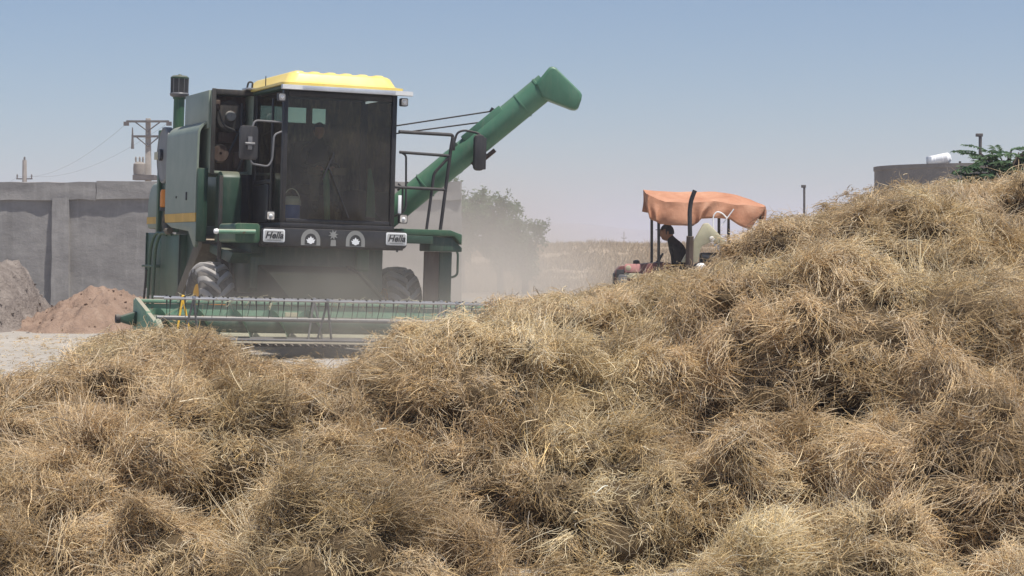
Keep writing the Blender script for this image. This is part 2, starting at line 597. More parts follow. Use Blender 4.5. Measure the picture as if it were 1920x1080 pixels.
def head_mesh(parent, loc, yaw, pitch, cap=False):
    bm = bmesh.new()
    bmesh.ops.create_uvsphere(bm, u_segments=24, v_segments=18, radius=1)
    for v in bm.verts:
        x, y, z = v.co            # face towards -y
        v.co.x = x * 0.075 * (1 - 0.22 * max(0, -z))
        v.co.y = y * 0.098
        v.co.z = z * 0.118
        if y < 0:                 # nose, brow, eye sockets, mouth, chin
            zz = v.co.z
            xx = v.co.x
            v.co.y -= 0.026 * math.exp(-((xx / 0.013) ** 2) - ((zz + 0.018) / 0.026) ** 2)
            v.co.y -= 0.007 * math.exp(-((zz - 0.030) / 0.010) ** 2) * math.exp(-(xx / 0.05) ** 2)
            for sx in (-0.031, 0.031):
                v.co.y += 0.010 * math.exp(-(((xx - sx) / 0.014) ** 2) - ((zz - 0.006) / 0.012) ** 2)
            v.co.y += 0.004 * math.exp(-((zz + 0.062) / 0.005) ** 2) * math.exp(-(xx / 0.022) ** 2)
            v.co.y -= 0.008 * math.exp(-((zz + 0.092) / 0.016) ** 2) * math.exp(-(xx / 0.025) ** 2)
    rot = Euler((pitch, 0, yaw)).to_matrix().to_4x4()
    mtx = Matrix.Translation(loc) @ rot
    for sx in (-1, 1):            # ears
        g = bmesh.ops.create_uvsphere(bm, u_segments=8, v_segments=6, radius=1)
        for v in g['verts']:
            v.co = Vector((v.co.x * 0.010 + sx * 0.077, v.co.y * 0.020 + 0.008, v.co.z * 0.032 - 0.005))
    bm.transform(mtx)
    me = bpy.data.meshes.new('head')
    bm.to_mesh(me)
    bm.free()
    me.polygons.foreach_set('use_smooth', [True] * len(me.polygons))
    h = link('head', me, M['skin'], parent)
    bm = bmesh.new()
    bmesh.ops.create_uvsphere(bm, u_segments=24, v_segments=14, radius=1)
    kill = []
    for v in bm.verts:
        x, y, z = v.co
        v.co = Vector((x * 0.083, y * 0.106 + 0.006, z * 0.125 + 0.004))
        if z < -0.35 or (y < -0.35 and z < 0.42):
            kill.append(v)
    bmesh.ops.delete(bm, geom=kill, context='VERTS')
    bm.transform(mtx)
    me = bpy.data.meshes.new('hair')
    bm.to_mesh(me)
    bm.free()
    me.polygons.foreach_set('use_smooth', [True] * len(me.polygons))
    link('cap' if cap else 'hair', me, M['cap'] if cap else M['hair'], parent)
    if cap:
        mb = MB()
        pts = [(-0.075 + 0.15 * k / 8, -0.085 - 0.075 * math.sin(math.pi * k / 8)) for k in range(9)]
        mb.prism([(0.075, -0.06), (-0.075, -0.06)] + pts, 'z', 0.045, 0.055)
        o = mb.build('cap_brim', M['cap'], parent, bev=0.003)
        o.data.transform(mtx)
    return h


def seated_person(name, root_loc, rot, label, shirt, trousers, lean=0.0, yaw=0.0, cap=False, reach=(0.38, 0.30)):
    """sits facing -y, hips at the origin"""
    e = empty(name, root_loc, rot)
    tag(e, label, 'person')
    J, B = {}, []
    def lp(x, y, z):            # lean the upper body forward about the hips
        return (x, y * math.cos(lean) - z * math.sin(lean), y * math.sin(lean) + z * math.cos(lean))
    J['pelvis'] = ((0, 0, 0.10), (0.155, 0.115))
    J['waist'] = (lp(0, 0, 0.27), (0.145, 0.10))
    J['chest'] = (lp(0, 0.015, 0.43), (0.19, 0.135))
    J['neckb'] = (lp(0, 0.01, 0.57), (0.115, 0.085))
    J['neck'] = (lp(0, -0.005, 0.66), 0.066)
    J['nape'] = (lp(0, -0.02, 0.76), 0.052)
    B += [('pelvis', 'waist'), ('waist', 'chest'), ('chest', 'neckb'), ('neckb', 'neck'), ('neck', 'nape')]
    for sx, k in ((-1, 'l'), (1, 'r')):
        J[k + 'sho'] = (lp(sx * 0.185, 0.01, 0.53), 0.066)
        ex = lp(sx * 0.235, -0.10, 0.28)
        J[k + 'elb'] = (ex, 0.046)
        wx = lp(sx * 0.13, -reach[0], reach[1])
        J[k + 'wri'] = (wx, 0.030)
        B += [('neckb', k + 'sho'), (k + 'sho', k + 'elb'), (k + 'elb', k + 'wri')]
        HJ, HB = {'wri': (wx, 0.026)}, []
        hand(HJ, HB, 'wri', k, (Vector(wx) - Vector(ex)), sx, (0, -0.2, 1))
        body_mesh('hand', HJ, HB, 'wri', M['skin'], e, 1)
        J[k + 'hip'] = ((sx * 0.10, -0.04, 0.08), 0.092)
        J[k + 'kne'] = ((sx * 0.15, -0.45, 0.10), 0.066)
        J[k + 'ank'] = ((sx * 0.15, -0.50, -0.32), 0.045)
        J[k + 'toe'] = ((sx * 0.16, -0.66, -0.37), 0.036)
        B += [('pelvis', k + 'hip'), (k + 'hip', k + 'kne'), (k + 'kne', k + 'ank'), (k + 'ank', k + 'toe')]
    body_mesh('body', J, B, 'pelvis', shirt, e)
    head_mesh(e, lp(0, -0.03, 0.79), yaw, 0.05, cap)
    # trousers as a loose second skin over the legs
    J2, B2 = {}, []
    J2['pelvis'] = ((0, 0, 0.08), (0.168, 0.128))
    for sx, k in ((-1, 'l'), (1, 'r')):
        J2[k + 'hip'] = ((sx * 0.10, -0.04, 0.08), 0.104)
        J2[k + 'kne'] = ((sx * 0.15, -0.45, 0.10), 0.080)
        J2[k + 'ank'] = ((sx * 0.15, -0.49, -0.27), 0.066)
        B2 += [('pelvis', k + 'hip'), (k + 'hip', k + 'kne'), (k + 'kne', k + 'ank')]
    body_mesh('trousers', J2, B2, 'pelvis', trousers, e)
    return e


# ------------------------------------------------------------------ ground and far setting
def sheet(name, x0, x1, y0, y1, z, mat, nx=1, ny=1, hf=None):
    vs, fs = [], []
    for j in range(ny + 1):
        for i in range(nx + 1):
            x = x0 + (x1 - x0) * i / nx
            y = y0 + (y1 - y0) * j / ny
            vs.append((x, y, z + (hf(x, y) if hf else 0)))
    for j in range(ny):
        for i in range(nx):
            a = j * (nx + 1) + i
            fs.append((a, a + 1, a + nx + 2, a + nx + 1))
    me = bpy.data.meshes.new(name)
    me.from_pydata(vs, [], fs)
    me.polygons.foreach_set('use_smooth', [True] * len(fs))
    o = link(name, me, mat)
    o['kind'] = 'structure'
    return o


sheet('ground', -4500, 4500, -1500, 4500, 0, M['yard'])


def bank(x, y):
    t = min(1, max(0, (y - 66) / 55))
    side = 1 / (1 + math.exp(-(x + 9) * 0.6)) if x < 60 else 1
    h = 1.28 * t * t * (3 - 2 * t) * side
    return h + 0.16 * t * noise.noise(Vector((x * 0.11, y * 0.07, 3)))


def terrain(name, xs, ys, mat, hf, z=0.004):
    vs = [(x, y, z + hf(x, y)) for y in ys for x in xs]
    nx = len(xs)
    fs = [(j * nx + i, j * nx + i + 1, (j + 1) * nx + i + 1, (j + 1) * nx + i) for j in range(len(ys) - 1) for i in range(nx - 1)]
    me = bpy.data.meshes.new(name)
    me.from_pydata(vs, [], fs)
    me.polygons.foreach_set('use_smooth', [True] * len(fs))
    o = link(name, me, mat)
    o['kind'] = 'structure'
    return o


terrain('dry_field', [-400, -200, -100, -60] + [-40 + 1.4 * i for i in range(100)] + [130, 200, 300, 500, 900],
        [58 + 1.2 * i for i in range(60)] + [135, 150, 180, 240, 400, 700, 1200], M['field'], bank)


def mountains():
    vs, fs = [], []
    n = 160
    for i in range(n + 1):
        x = -1800 + 3600 * i / n
        h = 8 + 18 * abs(noise.fractal(Vector((x * 0.0035, 1.7, 0)), 0.9, 2.1, 5)) + 9 * math.exp(-((x - 160) / 200) ** 2)
        for d, k in ((0, 0), (150, 0.6), (320, 1.0), (700, 0.3)):
            vs.append((x, 2300 + d, -1 + h * k))
    for i in range(n):
        for j in range(3):
            a = i * 4 + j
            fs.append((a, a + 4, a + 5, a + 1))
    me = bpy.data.meshes.new('mountains')
    me.from_pydata(vs, [], fs)
    o = link('mountains', me, M['mount'])
    o['kind'] = 'structure'


mountains()

# ------------------------------------------------------------------ long wall with buttresses
WY = 45.0
WALL_L, WALL_R = -19.0, -1.07
wall = empty('boundary_wall', (WALL_L, WY, 0))
tag(wall, 'long grey cement-plastered wall with a coping, behind the soil heaps', 'wall')
WL = WALL_R - WALL_L
mb = MB()
nx, nz = 140, 26
vs = [(WL * i / nx, 0.028 * noise.fractal(Vector((WL * i / nx * 1.3, j * 0.13, 2)), 0.8, 2, 4), -0.1 + 2.58 * j / nz) for j in range(nz + 1) for i in range(nx + 1)]
fs = [(j * (nx + 1) + i, j * (nx + 1) + i + 1, (j + 1) * (nx + 1) + i + 1, (j + 1) * (nx + 1) + i) for j in range(nz) for i in range(nx)]
mb.add(vs, fs)
mb.box(0, WL, 0.05, 0.32, -0.1, 2.47)
mb.build('wall_face', M['plaster'], wall, ang=60)
x = -0.25
k = 0
while x < WL:                      # coping cast in lengths
    ln = random.choice((2.9, 3.4, 4.2))
    x1 = min(x + ln - 0.012, WL)
    top = 2.79 + random.uniform(-0.02, 0.02)
    mb = MB().box(max(x, 0.0), x1, -0.055 + random.uniform(-0.012, 0.012), 0.36, 2.42 + random.uniform(-0.02, 0.02), top)
    mb.build('coping_block', M['plaster'], wall, subdiv=7, jitter=0.028, jscale=4.0, ang=50)
    x += ln
for bx in (at(115, 0, WY).x, at(115, 0, WY).x + 5.2, at(115, 0, WY).x - 5.2):
    u = bx - WALL_L
    mb = MB()
    mb.add([(u - 0.19, -0.20, -0.1), (u + 0.19, -0.20, -0.1), (u + 0.19, 0.06, -0.1), (u - 0.19, 0.06, -0.1),
            (u - 0.17, -0.09, 2.44), (u + 0.17, -0.09, 2.44), (u + 0.17, 0.06, 2.44), (u - 0.17, 0.06, 2.44)],
           [(0, 3, 2, 1), (4, 5, 6, 7), (0, 1, 5, 4), (1, 2, 6, 5), (2, 3, 7, 6), (3, 0, 4, 7)])
    mb.build('buttress', M['plaster'], wall, subdiv=9, jitter=0.022, jscale=5.0, ang=50)


# ------------------------------------------------------------------ soil heaps
def heap(name, cx, cy, rx, ry, h, mat, label, seed, cliff=None, n=90, stones=None):
    vs, fs = [], []
    for j in range(n + 1):
        for i in range(n + 1):
            u, v = -1.15 + 2.3 * i / n, -1.15 + 2.3 * j / n
            wob = 0.16 * noise.noise(Vector((u * 2.2, v * 2.2, seed)))
            r = math.hypot(u, v) + wob
            z = h * max(0, 1 - r) ** 0.85 if r < 1 else 0
            z = min(z, h * 0.93 + 0.05 * noise.noise(Vector((u * 6, v * 6, seed + 3))))
            q = Vector((u * rx, v * ry, seed))
            f = min(1, z / (0.25 * h))
            z += f * (0.16 * noise.fractal(q * 1.6, 0.7, 2.1, 5) + 0.05 * noise.fractal(q * 7, 0.7, 2.1, 4))
            if cliff and u > cliff:
                z -= (u - cliff) * h * 1.1 * f * (0.7 + 0.6 * noise.noise(q * 1.7))
            vs.append((u * rx, v * ry, max(z, 0) - 0.02))
    for j in range(n):
        for i in range(n):
            a = j * (n + 1) + i
            fs.append((a, a + 1, a + n + 2, a + n + 1))
    me = bpy.data.meshes.new(name)
    me.from_pydata(vs, [], fs)
    me.polygons.foreach_set('use_smooth', [True] * len(fs))
    o = link(name, me, mat)
    o.location = (cx, cy, 0)
    tag(o, label, 'heap')
    rr = random.Random(seed)
    mb = MB()                      # loose lumps lying on it
    for _ in range(stones or 260):
        a = rr.randrange(len(vs))
        p = Vector(vs[a])
        if p.z < 0.01 and rr.random() < 0.7:
            continue
        r = rr.uniform(0.012, 0.05)
        q = [p + Vector((rr.uniform(-1, 1), rr.uniform(-1, 1), rr.uniform(-0.6, 1))).normalized() * r for _ in range(6)]
        mb.add(q, [(0, 1, 2), (0, 2, 3), (0, 3, 4), (1, 2, 5), (2, 3, 5), (3, 4, 5), (0, 1, 4), (1, 4, 5)])
    c = mb.build('clods', mat, o, smooth=False)
    c['kind'] = 'stuff'
    return o


heap('soil_heap', at(198, 0, 38.5).x, 38.5, 1.50, 3.4, 0.70, M['soil'], 'low reddish-brown soil heap against the grey wall', 4)
heap('gravel_heap', at(-12, 0, 38).x, 38, 1.40, 3.0, 1.30, M['gravelgrey'], 'taller grey gravel heap at the edge beside the red soil', 9, cliff=0.25)


# ------------------------------------------------------------------ utility poles
def insulator(mb, p, h=0.22, r=0.045):
    mt = Matrix.Translation(p)
    mb.lathe([(0.012, 0), (r, h * .15), (r * .5, h * .3), (r, h * .45), (r * .5, h * .6), (r * .9, h * .75), (0.01, h)], 10, mt)


def pole_main():
    Y = 120.0
    b = at(278, 455, Y)
    e = empty('utility_pole', (b.x, Y, 0))
    tag(e, 'tall concrete utility pole with two crossarms and a transformer', 'utility pole')
    k = Y / FPX
    zt = EYE + (455 - 222) * k
    mb = MB()
    mb.add([(-0.2, -0.2, 0), (0.2, -0.2, 0), (0.2, 0.2, 0), (-0.2, 0.2, 0), (-0.13, -0.13, zt), (0.13, -0.13, zt), (0.13, 0.13, zt), (-0.13, 0.13, zt)],
           [(0, 1, 5, 4), (1, 2, 6, 5), (2, 3, 7, 6), (3, 0, 4, 7), (4, 5, 6, 7)])
    mb.build('pole', M['pole_concrete'], e, bev=0.02)
    for py, hw, nm in ((228, 1.2, 'crossarm'), (256, 0.9, 'crossarm')):
        z = EYE + (455 - py) * k
        a = MB().box(-hw, hw, -0.26, -0.14, z - 0.06, z + 0.06)
        for s in (-1, 1):
            a.tube([(s * 0.75 * min(1, hw), -0.2, z), (0, -0.2, z - 0.55)], 0.035, 6)
        arm = a.build(nm, M['pole_dark'], e)
        for s in (-1, 1):
            i = MB()
            if py < 240:
                i.box(s * hw - 0.14, s * hw + 0.14, -0.3, -0.1, z - 0.24, z - 0.02)
            else:
                i.tube([(s * (hw - .05), -0.2, z + 0.5), (s * (hw - .05), -0.2, z - 0.7)], [0.03, 0.09], 8)
            i.build('insulator', M['pole_dark'], arm)
    zt2 = EYE + (455 - 338) * k
    MB().box(-0.75, 0.45, -0.75, 0.3, zt2, zt2 + 0.28).build('platform', M['pole_dark'], e)
    mb = MB()
    mb.lathe([(0.01, 0), (0.34, 0.02), (0.36, 0.35), (0.34, 0.62), (0.2, 0.75), (0.01, 0.76)], 14, Matrix.Translation((-0.42, -0.4, zt2 + 0.28)))
    for dx in (-0.2, 0.02, 0.2):
        insulator(mb, (-0.42 + dx, -0.45, zt2 + 1.02), 0.3, 0.07)
    mb.build('transformer', M['concrete'], e)
    return b.x, Y, EYE + (455 - 231) * k


def pole_far(px, py_top, Y, label, arm=0.65, width=0.12):
    b = at(px, 455, Y)
    z = EYE + (455 - py_top) * Y / FPX
    e = empty('utility_pole', (b.x, Y, 0))
    tag(e, label, 'utility pole')
    MB().tube([(0, 0, 0), (0, 0, z)], [width * 1.7, width], 8).build('pole', M['pole_concrete'], e)
    a = MB().box(-arm, arm, -0.1, 0.0, z - 1.7 * arm / .65 * .9 - 0.06, z - 1.7 * arm / .65 * .9 + 0.06).build('crossarm', M['pole_dark'], e)
    for s in (-1, 1):
        i = MB()
        insulator(i, (s * arm * .9, -0.05, z - 1.7 * arm / .65 * .9), 0.45, 0.09)
        i.build('insulator', M['pole_dark'], a)
    t = MB()
    insulator(t, (0, 0, z - 0.02), 0.35, 0.12)
    t.build('insulator', M['pole_dark'], e)
    return b.x, Y, z - 1.5


px0, py0, pz0 = pole_main()
fx, fy, fz = pole_far(46, 300, 200, 'short pole top with tiny insulators showing above the wall', 0.75, 0.2)
pole_far(1170, 437, 520, 'tiny distant pole on the field horizon beside the tractor', 0.55, 0.09)


def wire(a, b, sag, label):
    a, b = Vector(a), Vector(b)
    pts = [a.lerp(b, t) - Vector((0, 0, sag * 4 * t * (1 - t))) for t in [i / 14 for i in range(15)]]
    o = MB().tube(pts, 0.006, 5).build('power_line', M['pole_dark'])
    tag(o, label, 'power line', 'power lines strung between the poles')


for s, nm in ((-1, 'upper'), (1, 'lower')):
    wire((px0 + s * 1.15, py0 - .2, pz0), (fx + s * 0.6, fy, fz), 1.0, f'thin {nm} wire running from the tall pole to the short pole')
    wire((fx + s * 0.6, fy, fz), (fx - 14 + s, fy + 40, fz + 1), 1.0, f'thin {nm} wire leaving the short pole towards the picture edge')


def post(name, px, py, Y, r, label, arm=False):
    b = at(px, py, Y)
    e = empty(name, (b.x, Y, 0))
    tag(e, label, 'post')
    MB().tube([(0, 0, 0), (0, 0, b.z)], r, 8).build('shaft', M['pole_dark'], e)
    c = MB()
    c.box(-r * 2.6, r * 1.4, -r * 1.3, r * 1.3, b.z - 0.03, b.z + 0.05)
    c.build('top_cap', M['pole_dark'], e, bev=0.01)


post('pipe_post', 1508, 350, 60, 0.032, 'thin pipe post standing alone behind the straw slope')
post('lamp_post', 1838, 254, 54, 0.042, 'tall thin post rising behind the round concrete tank')

# ------------------------------------------------------------------ round tank on the right
TY, TR = 50.0, 2.55
tx = at(1846, 0, TY).x
tz = EYE + (455 - 305) * (TY - TR) / FPX
tank = empty('concrete_tank', (tx, TY, 0))
tag(tank, 'round grey-brown concrete water tank behind the straw heap', 'tank')
MB().lathe([(TR, 0), (TR, tz - 0.10), (TR + .02, tz - 0.09), (TR + .02, tz), (TR - 0.2, tz), (TR - 0.2, 0.5), (0.01, 0.5)], 96).build('shell', M['concrete'], tank, ang=30)
MB().box(-0.03, 0.03, -TR - 0.03, -TR + 0.03, 0.5, tz - 0.05, Matrix.Rotation(R(-22), 4, 'Z')).build('drain_pipe', M['concrete'], tank)
p = at(1800, 297, TY + 0.8)
MB().tube([(p.x - tx, 0.8, tz - 1.2), (p.x - tx, 0.8, tz + 0.16)], 0.03, 8).build('stub_pipe', M['pole_dark'], tank)
p = at(1760, 300, TY - 1.6)
d = empty('plastic_drum', (p.x, TY - 1.75, tz))
tag(d, 'small white plastic drum lying on top of the round tank', 'drum')
mt = Matrix.Translation((0, 0, 0.10)) @ Matrix.Rotation(R(78), 4, 'Y') @ Matrix.Rotation(R(25), 4, 'X')
MB().lathe([(0.01, -0.24), (0.10, -0.24), (0.125, -0.21), (0.125, -0.07), (0.115, -0.06), (0.125, -0.05), (0.125, 0.10), (0.115, 0.11), (0.125, 0.12), (0.12, 0.2), (0.06, 0.25), (0.01, 0.25)], 20, mt).build('shell', M['white'], d)
MB().box(-0.30, -0.20, -0.08, 0.08, 0.0, 0.17).build('lid', M['aluminium'], d, bev=0.02)


# ------------------------------------------------------------------ trees
def leaf_cloud(name, mat, parent, leaves):
    """leaves: list of (pos, dir, normal, length, width, tone); four triangles each, folded on the midrib"""
    vs, fs, tn = [], [], []
    for p, d, n, ln, w, t in leaves:
        d = d.normalized()
        s = d.cross(n)
        if s.length < 1e-4:
            continue
        s.normalize()
        n = s.cross(d)
        o = len(vs)
        vs += [p, p + d * ln * .45 + s * w * .5 + n * w * .18, p + d * ln * .45 - s * w * .5 + n * w * .18, p + d * ln - n * ln * 0.12, p + d * ln * .5]
        fs += [(o, o + 1, o + 4), (o, o + 4, o + 2), (o + 1, o + 3, o + 4), (o + 4, o + 3, o + 2)]
        tn += [t] * 5
    me = bpy.data.meshes.new(name)
    me.from_pydata(vs, [], fs)
    a = me.attributes.new('tone', 'FLOAT', 'POINT')
    a.data.foreach_set('value', tn)
    return link(name, me, mat, parent)


def tree(loc, h, w, label, seed, mat, n_limb=9, twigs=26, per=22, leaf=0.11, base=0.2, group=None):
    rr = random.Random(seed)
    e = empty('tree', loc)
    tag(e, label, 'tree', group)
    tr = MB()
    lean = Vector((rr.uniform(-.1, .1), rr.uniform(-.1, .1), 1))
    zt = h * 0.5
    tr.tube([(0, 0, -0.1), lean * zt * .5, lean * zt], [0.11, 0.085, 0.06], 8)
    leaves = []
    for i in range(n_limb):
        a = rr.uniform(0, 6.28)
        z0 = rr.uniform(base, 0.5) * h
        tip = Vector((math.cos(a) * w * rr.uniform(.45, 1), math.sin(a) * w * rr.uniform(.45, 1), h * rr.uniform(0.55, 1.0) if i > 2 else h * rr.uniform(.3, .5)))
        b = lean * z0
        mid = b.lerp(tip, 0.5) + Vector((rr.uniform(-.1, .1), rr.uniform(-.1, .1), 0.12 * h))
        tr.tube([b, mid, tip], [0.05, 0.03, 0.008], 6)
        for _ in range(twigs):
            t = rr.uniform(0.3, 1.05)
            q = (b * (1 - t) ** 2 + mid * 2 * t * (1 - t) + tip * t * t)
            q = q + Vector((rr.gauss(0, .17), rr.gauss(0, .17), rr.gauss(0, .16))) * w * .7
            tone = rr.random()
            dr = Vector((rr.gauss(0, 1), rr.gauss(0, 1), rr.gauss(.2, .6))).normalized()
            for k in range(per):
                pp = q + dr * rr.uniform(0, .3) * w * .5 + Vector((rr.gauss(0, 1), rr.gauss(0, 1), rr.gauss(0, 1))) * 0.07
                dd = dr + Vector((rr.gauss(0, .7), rr.gauss(0, .7), rr.gauss(-.2, .6)))
                nn = Vector((rr.gauss(0, .6), rr.gauss(0, .6), 1))
                leaves.append((pp, dd, nn, leaf * rr.uniform(.6, 1.4), leaf * rr.uniform(.35, .6), min(1, max(0, tone + rr.uniform(-.25, .25)))))
    tr.build('trunk', M['bark'], e)
    leaf_cloud('crown', mat, e, leaves)
    return e


TG = 'dusty trees behind the combine'
p = at(868, 0, 64); tree((p.x, 64, 0), 3.35, 1.05, 'tallest dusty tree, showing just past the unloading auger', 21, M['leaf_far'], 13, 28, 20, 0.13, .10, TG)
p = at(938, 0, 63); tree((p.x, 63, 0), 2.75, 0.95, 'middle rounded dusty tree with a feathery top shoot', 35, M['leaf_far'], 14, 28, 20, 0.12, .08, TG)
p = at(985, 0, 62); tree((p.x, 62, 0), 2.25, 0.65, 'smallest bushy dusty tree nearest the dry field', 44, M['leaf_far'], 12, 26, 20, 0.11, .05, TG)


def leafy_tree():
    """long compound fronds seen over the straw heap"""
    rr = random.Random(5)
    Y = 33.0
    c = at(1892, 0, Y)
    e = empty('tree', (c.x, Y, 0))
    tag(e, 'bright green tree with long leaflets over the straw heap by the tank', 'tree')
    tr = MB()
    tr.tube([(0, 0, -.1), (0.05, 0, 1.0), (0.0, 0, 2.5)], [0.09, 0.07, 0.03], 8)
    leaves = []
    for i in range(150):
        a = rr.uniform(0, 6.28)
        z = rr.uniform(2.0, 2.95)
        rad = rr.uniform(0.05, 0.55) * (1.15 - abs(z - 2.4) * .6)
        b = Vector((math.cos(a) * rad, math.sin(a) * rad, z))
        tr.tube([(0, 0, z - 0.35), b], [0.018, 0.008], 5)
        d = Vector((math.cos(a + rr.uniform(-.6, .6)), math.sin(a + rr.uniform(-.6, .6)), rr.uniform(-.15, .75))).normalized()
        ln = rr.uniform(0.28, 0.48)
        tone = rr.random()
        for k in range(13):
            t = 0.15 + .85 * k / 12
            q = b + d * ln * t - Vector((0, 0, 0.22 * ln * t * t))
            s = d.cross(Vector((0, 0, 1))).normalized()
            for sg in (-1, 1):
                dd = s * sg + d * .55 - Vector((0, 0, rr.uniform(.1, .45)))
                leaves.append((q, dd, Vector((rr.gauss(0, .3), rr.gauss(0, .3), 1)), 0.125 * rr.uniform(.75, 1.25), 0.05, min(1, max(0, tone + rr.uniform(-.2, .2)))))
    tr.build('trunk', M['bark'], e)
    leaf_cloud('crown', M['leaf_near'], e, leaves)


leafy_tree()

# ------------------------------------------------------------------ combine harvester
M['plate_face'] = paint('grey_cover_face', (0.40, 0.40, 0.395), 0.5, 0.2)
# local axes: x to the picture's right, y towards the tail, z up; origin on the ground under the cab front
CMB = empty('combine_harvester', (-2.46, 30.0, 0.02), (0, R(1.7), R(22)))
tag(CMB, 'green combine harvester with yellow cab roof, wide header and raised unloading auger', 'combine harvester')


def part(mb, name, mat, parent=None, **k):
    return mb.build(name, M[mat], parent or CMB, **k)


def build_wheel(cx, cy, cz, Rr, wd, parent_name='front_wheel', nl=15, hub='yellow_dull', lugs=True):
    w = empty(parent_name, (cx, cy, cz))
    w.parent = CMB
    rot = Matrix.Rotation(R(90), 4, 'Y')
    h = wd / 2
    prof = [(Rr * .50, -h * .72), (Rr * .58, -h * .86), (Rr * .74, -h), (Rr * .88, -h * .97), (Rr * .95, -h * .82), (Rr * .985, -h * .45), (Rr, 0),
            (Rr * .985, h * .45), (Rr * .95, h * .82), (Rr * .88, h * .97), (Rr * .74, h), (Rr * .58, h * .86), (Rr * .50, h * .72)]
    MB().lathe(prof, 40, rot).build('tyre', M['tyre'], w)
    MB().lathe([(Rr * .50, -h * .74), (Rr * .46, -h * .6), (Rr * .44, -h * .2), (Rr * .2, -h * .15), (Rr * .16, -h * .3), (0.01, -h * .3)], 28, rot).build('rim', M[hub], w)
    MB().lathe([(Rr * .50, h * .74), (Rr * .46, h * .6), (Rr * .44, h * .2), (Rr * .2, h * .15), (Rr * .16, h * .3), (0.01, h * .3)], 28, rot).build('rim', M[hub], w)
    if not lugs:
        return w
    meshes = []
    for sd in (-1, 1):                      # one curved bar lug for each side of the tread
        mb = MB()
        n = 7
        rings = []
        for i in range(n):
            u = i / (n - 1)
            x = sd * (-0.02 + u * (h * 1.0 + 0.02))
            ph = 0.50 * u ** 0.9
            a = min(1, abs(x) / h)
            rb = Rr * (1 - 0.015 * a - 0.16 * max(0, a - .62) ** 1.6 / .2) - 0.012
            ht = 0.058 - 0.012 * u
            hw = (0.040 + 0.012 * u) / Rr
            ring = []
            for (da, dr) in ((-hw * 1.25, 0), (-hw * .85, ht), (hw * .85, ht), (hw * 1.25, 0)):
                rr_ = rb + dr
                ring.append((x, rr_ * math.sin(ph + da), rr_ * math.cos(ph + da)))
            rings.append(ring)
        vs = [p for r_ in rings for p in r_]
        fs = []
        for i in range(n - 1):
            for k in range(3):
                a = i * 4 + k
                fs.append((a, a + 1, a + 5, a + 4))
        fs += [(0, 1, 2, 3), tuple((n - 1) * 4 + q for q in (3, 2, 1, 0))]
        mb.add(vs, fs)
        o = mb.build('lug', M['lug'], w, bev=0.006, seg=1)
        meshes.append((o, sd))
    for o, sd in meshes:
        for k in range(1, nl):
            c = o.copy()
            COL.objects.link(c)
            c.parent = w
            c.rotation_euler = (2 * math.pi * k / nl, 0, 0)
        o.rotation_euler = (0, 0, 0)
    for c in [c for c in w.children if c.name.startswith('lug') and c.data is meshes[1][0].data]:
        c.rotation_euler.x += math.pi / nl
    return w


build_wheel(-1.60, 1.0, 0.57, 0.55, 0.50)
build_wheel(1.20, 1.0, 0.57, 0.55, 0.50)
build_wheel(-0.80, 4.75, 0.40, 0.38, 0.28, 'rear_wheel', 16, 'yellow_dull', False)
build_wheel(0.60, 4.75, 0.40, 0.38, 0.28, 'rear_wheel', 16, 'yellow_dull', False)
part(MB().box(-1.38, 0.98, 0.86, 1.14, 0.42, 0.74), 'front_axle', 'dark', bev=0.02)
part(MB().tube([(-0.85, 4.75, 0.40), (0.65, 4.75, 0.40)], 0.06, 10), 'rear_axle', 'dark')

# body: threshing housing, grain tank, engine housing
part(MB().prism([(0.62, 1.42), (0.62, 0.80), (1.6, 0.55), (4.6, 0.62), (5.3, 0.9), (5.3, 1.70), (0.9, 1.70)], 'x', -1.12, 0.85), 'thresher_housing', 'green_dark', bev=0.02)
part(MB().prism([(2.25, 1.703), (5.0, 1.703), (4.75, 3.22), (2.25, 3.22)], 'x', -0.84, 0.98), 'grain_tank', 'green', bev=0.03)
part(MB().box(-0.845, 1.0, 2.26, 4.4, 3.223, 3.29), 'tank_rim', 'green_dark', bev=0.012)

# engine housing with its open front, fan pulley and belts
eng = part(MB().box(-1.50, -1.455, 1.62, 3.14, 2.45, 3.66).box(-0.89, -0.85, 1.62, 3.14, 2.45, 3.66).box(-1.452, -0.893, 3.09, 3.14, 2.45, 3.66).box(-1.452, -0.893, 1.75, 3.087, 3.62, 3.66)
           .box(-1.452, -0.893, 1.75, 3.087, 2.45, 2.49), 'engine_housing', 'green_faded', bev=0.008)
part(MB().box(-1.50, -1.44, 1.585, 1.617, 2.43, 3.68).box(-1.437, -0.86, 1.585, 1.64, 3.60, 3.675), 'corner_post', 'dark', bev=0.006)
part(MB().box(-1.44, -0.90, 1.98, 2.03, 2.5, 3.6), 'bulkhead', 'rust')
rotx = Matrix.Translation((-1.17, 1.9, 3.30)) @ Matrix.Rotation(R(90), 4, 'X')
part(MB().lathe([(0.02, 0.10), (0.21, 0.10), (0.235, 0.08), (0.21, 0.05), (0.235, 0.02), (0.235, -.02), (0.02, -0.04)], 26, rotx), 'drive_pulley', 'dark')
part(MB().lathe([(0.005, 0.17), (0.07, 0.165), (0.08, 0.10)], 16, rotx), 'pulley_hub', 'discgrey')
rotx2 = Matrix.Translation((-1.3, 1.9, 2.75)) @ Matrix.Rotation(R(90), 4, 'X')
part(MB().lathe([(0.02, 0.10), (0.12, 0.10), (0.14, 0.06), (0.12, 0.03), (0.14, -.02), (0.02, -0.04)], 20, rotx2), 'idler_pulley', 'rust')
part(MB().tube([(-1.40, 1.82, 3.30), (-1.435, 1.82, 2.75), (-1.36, 1.82, 2.63), (-1.2, 1.82, 2.70), (-0.94, 1.82, 3.28)], 0.018, 6), 'belt', 'ink')
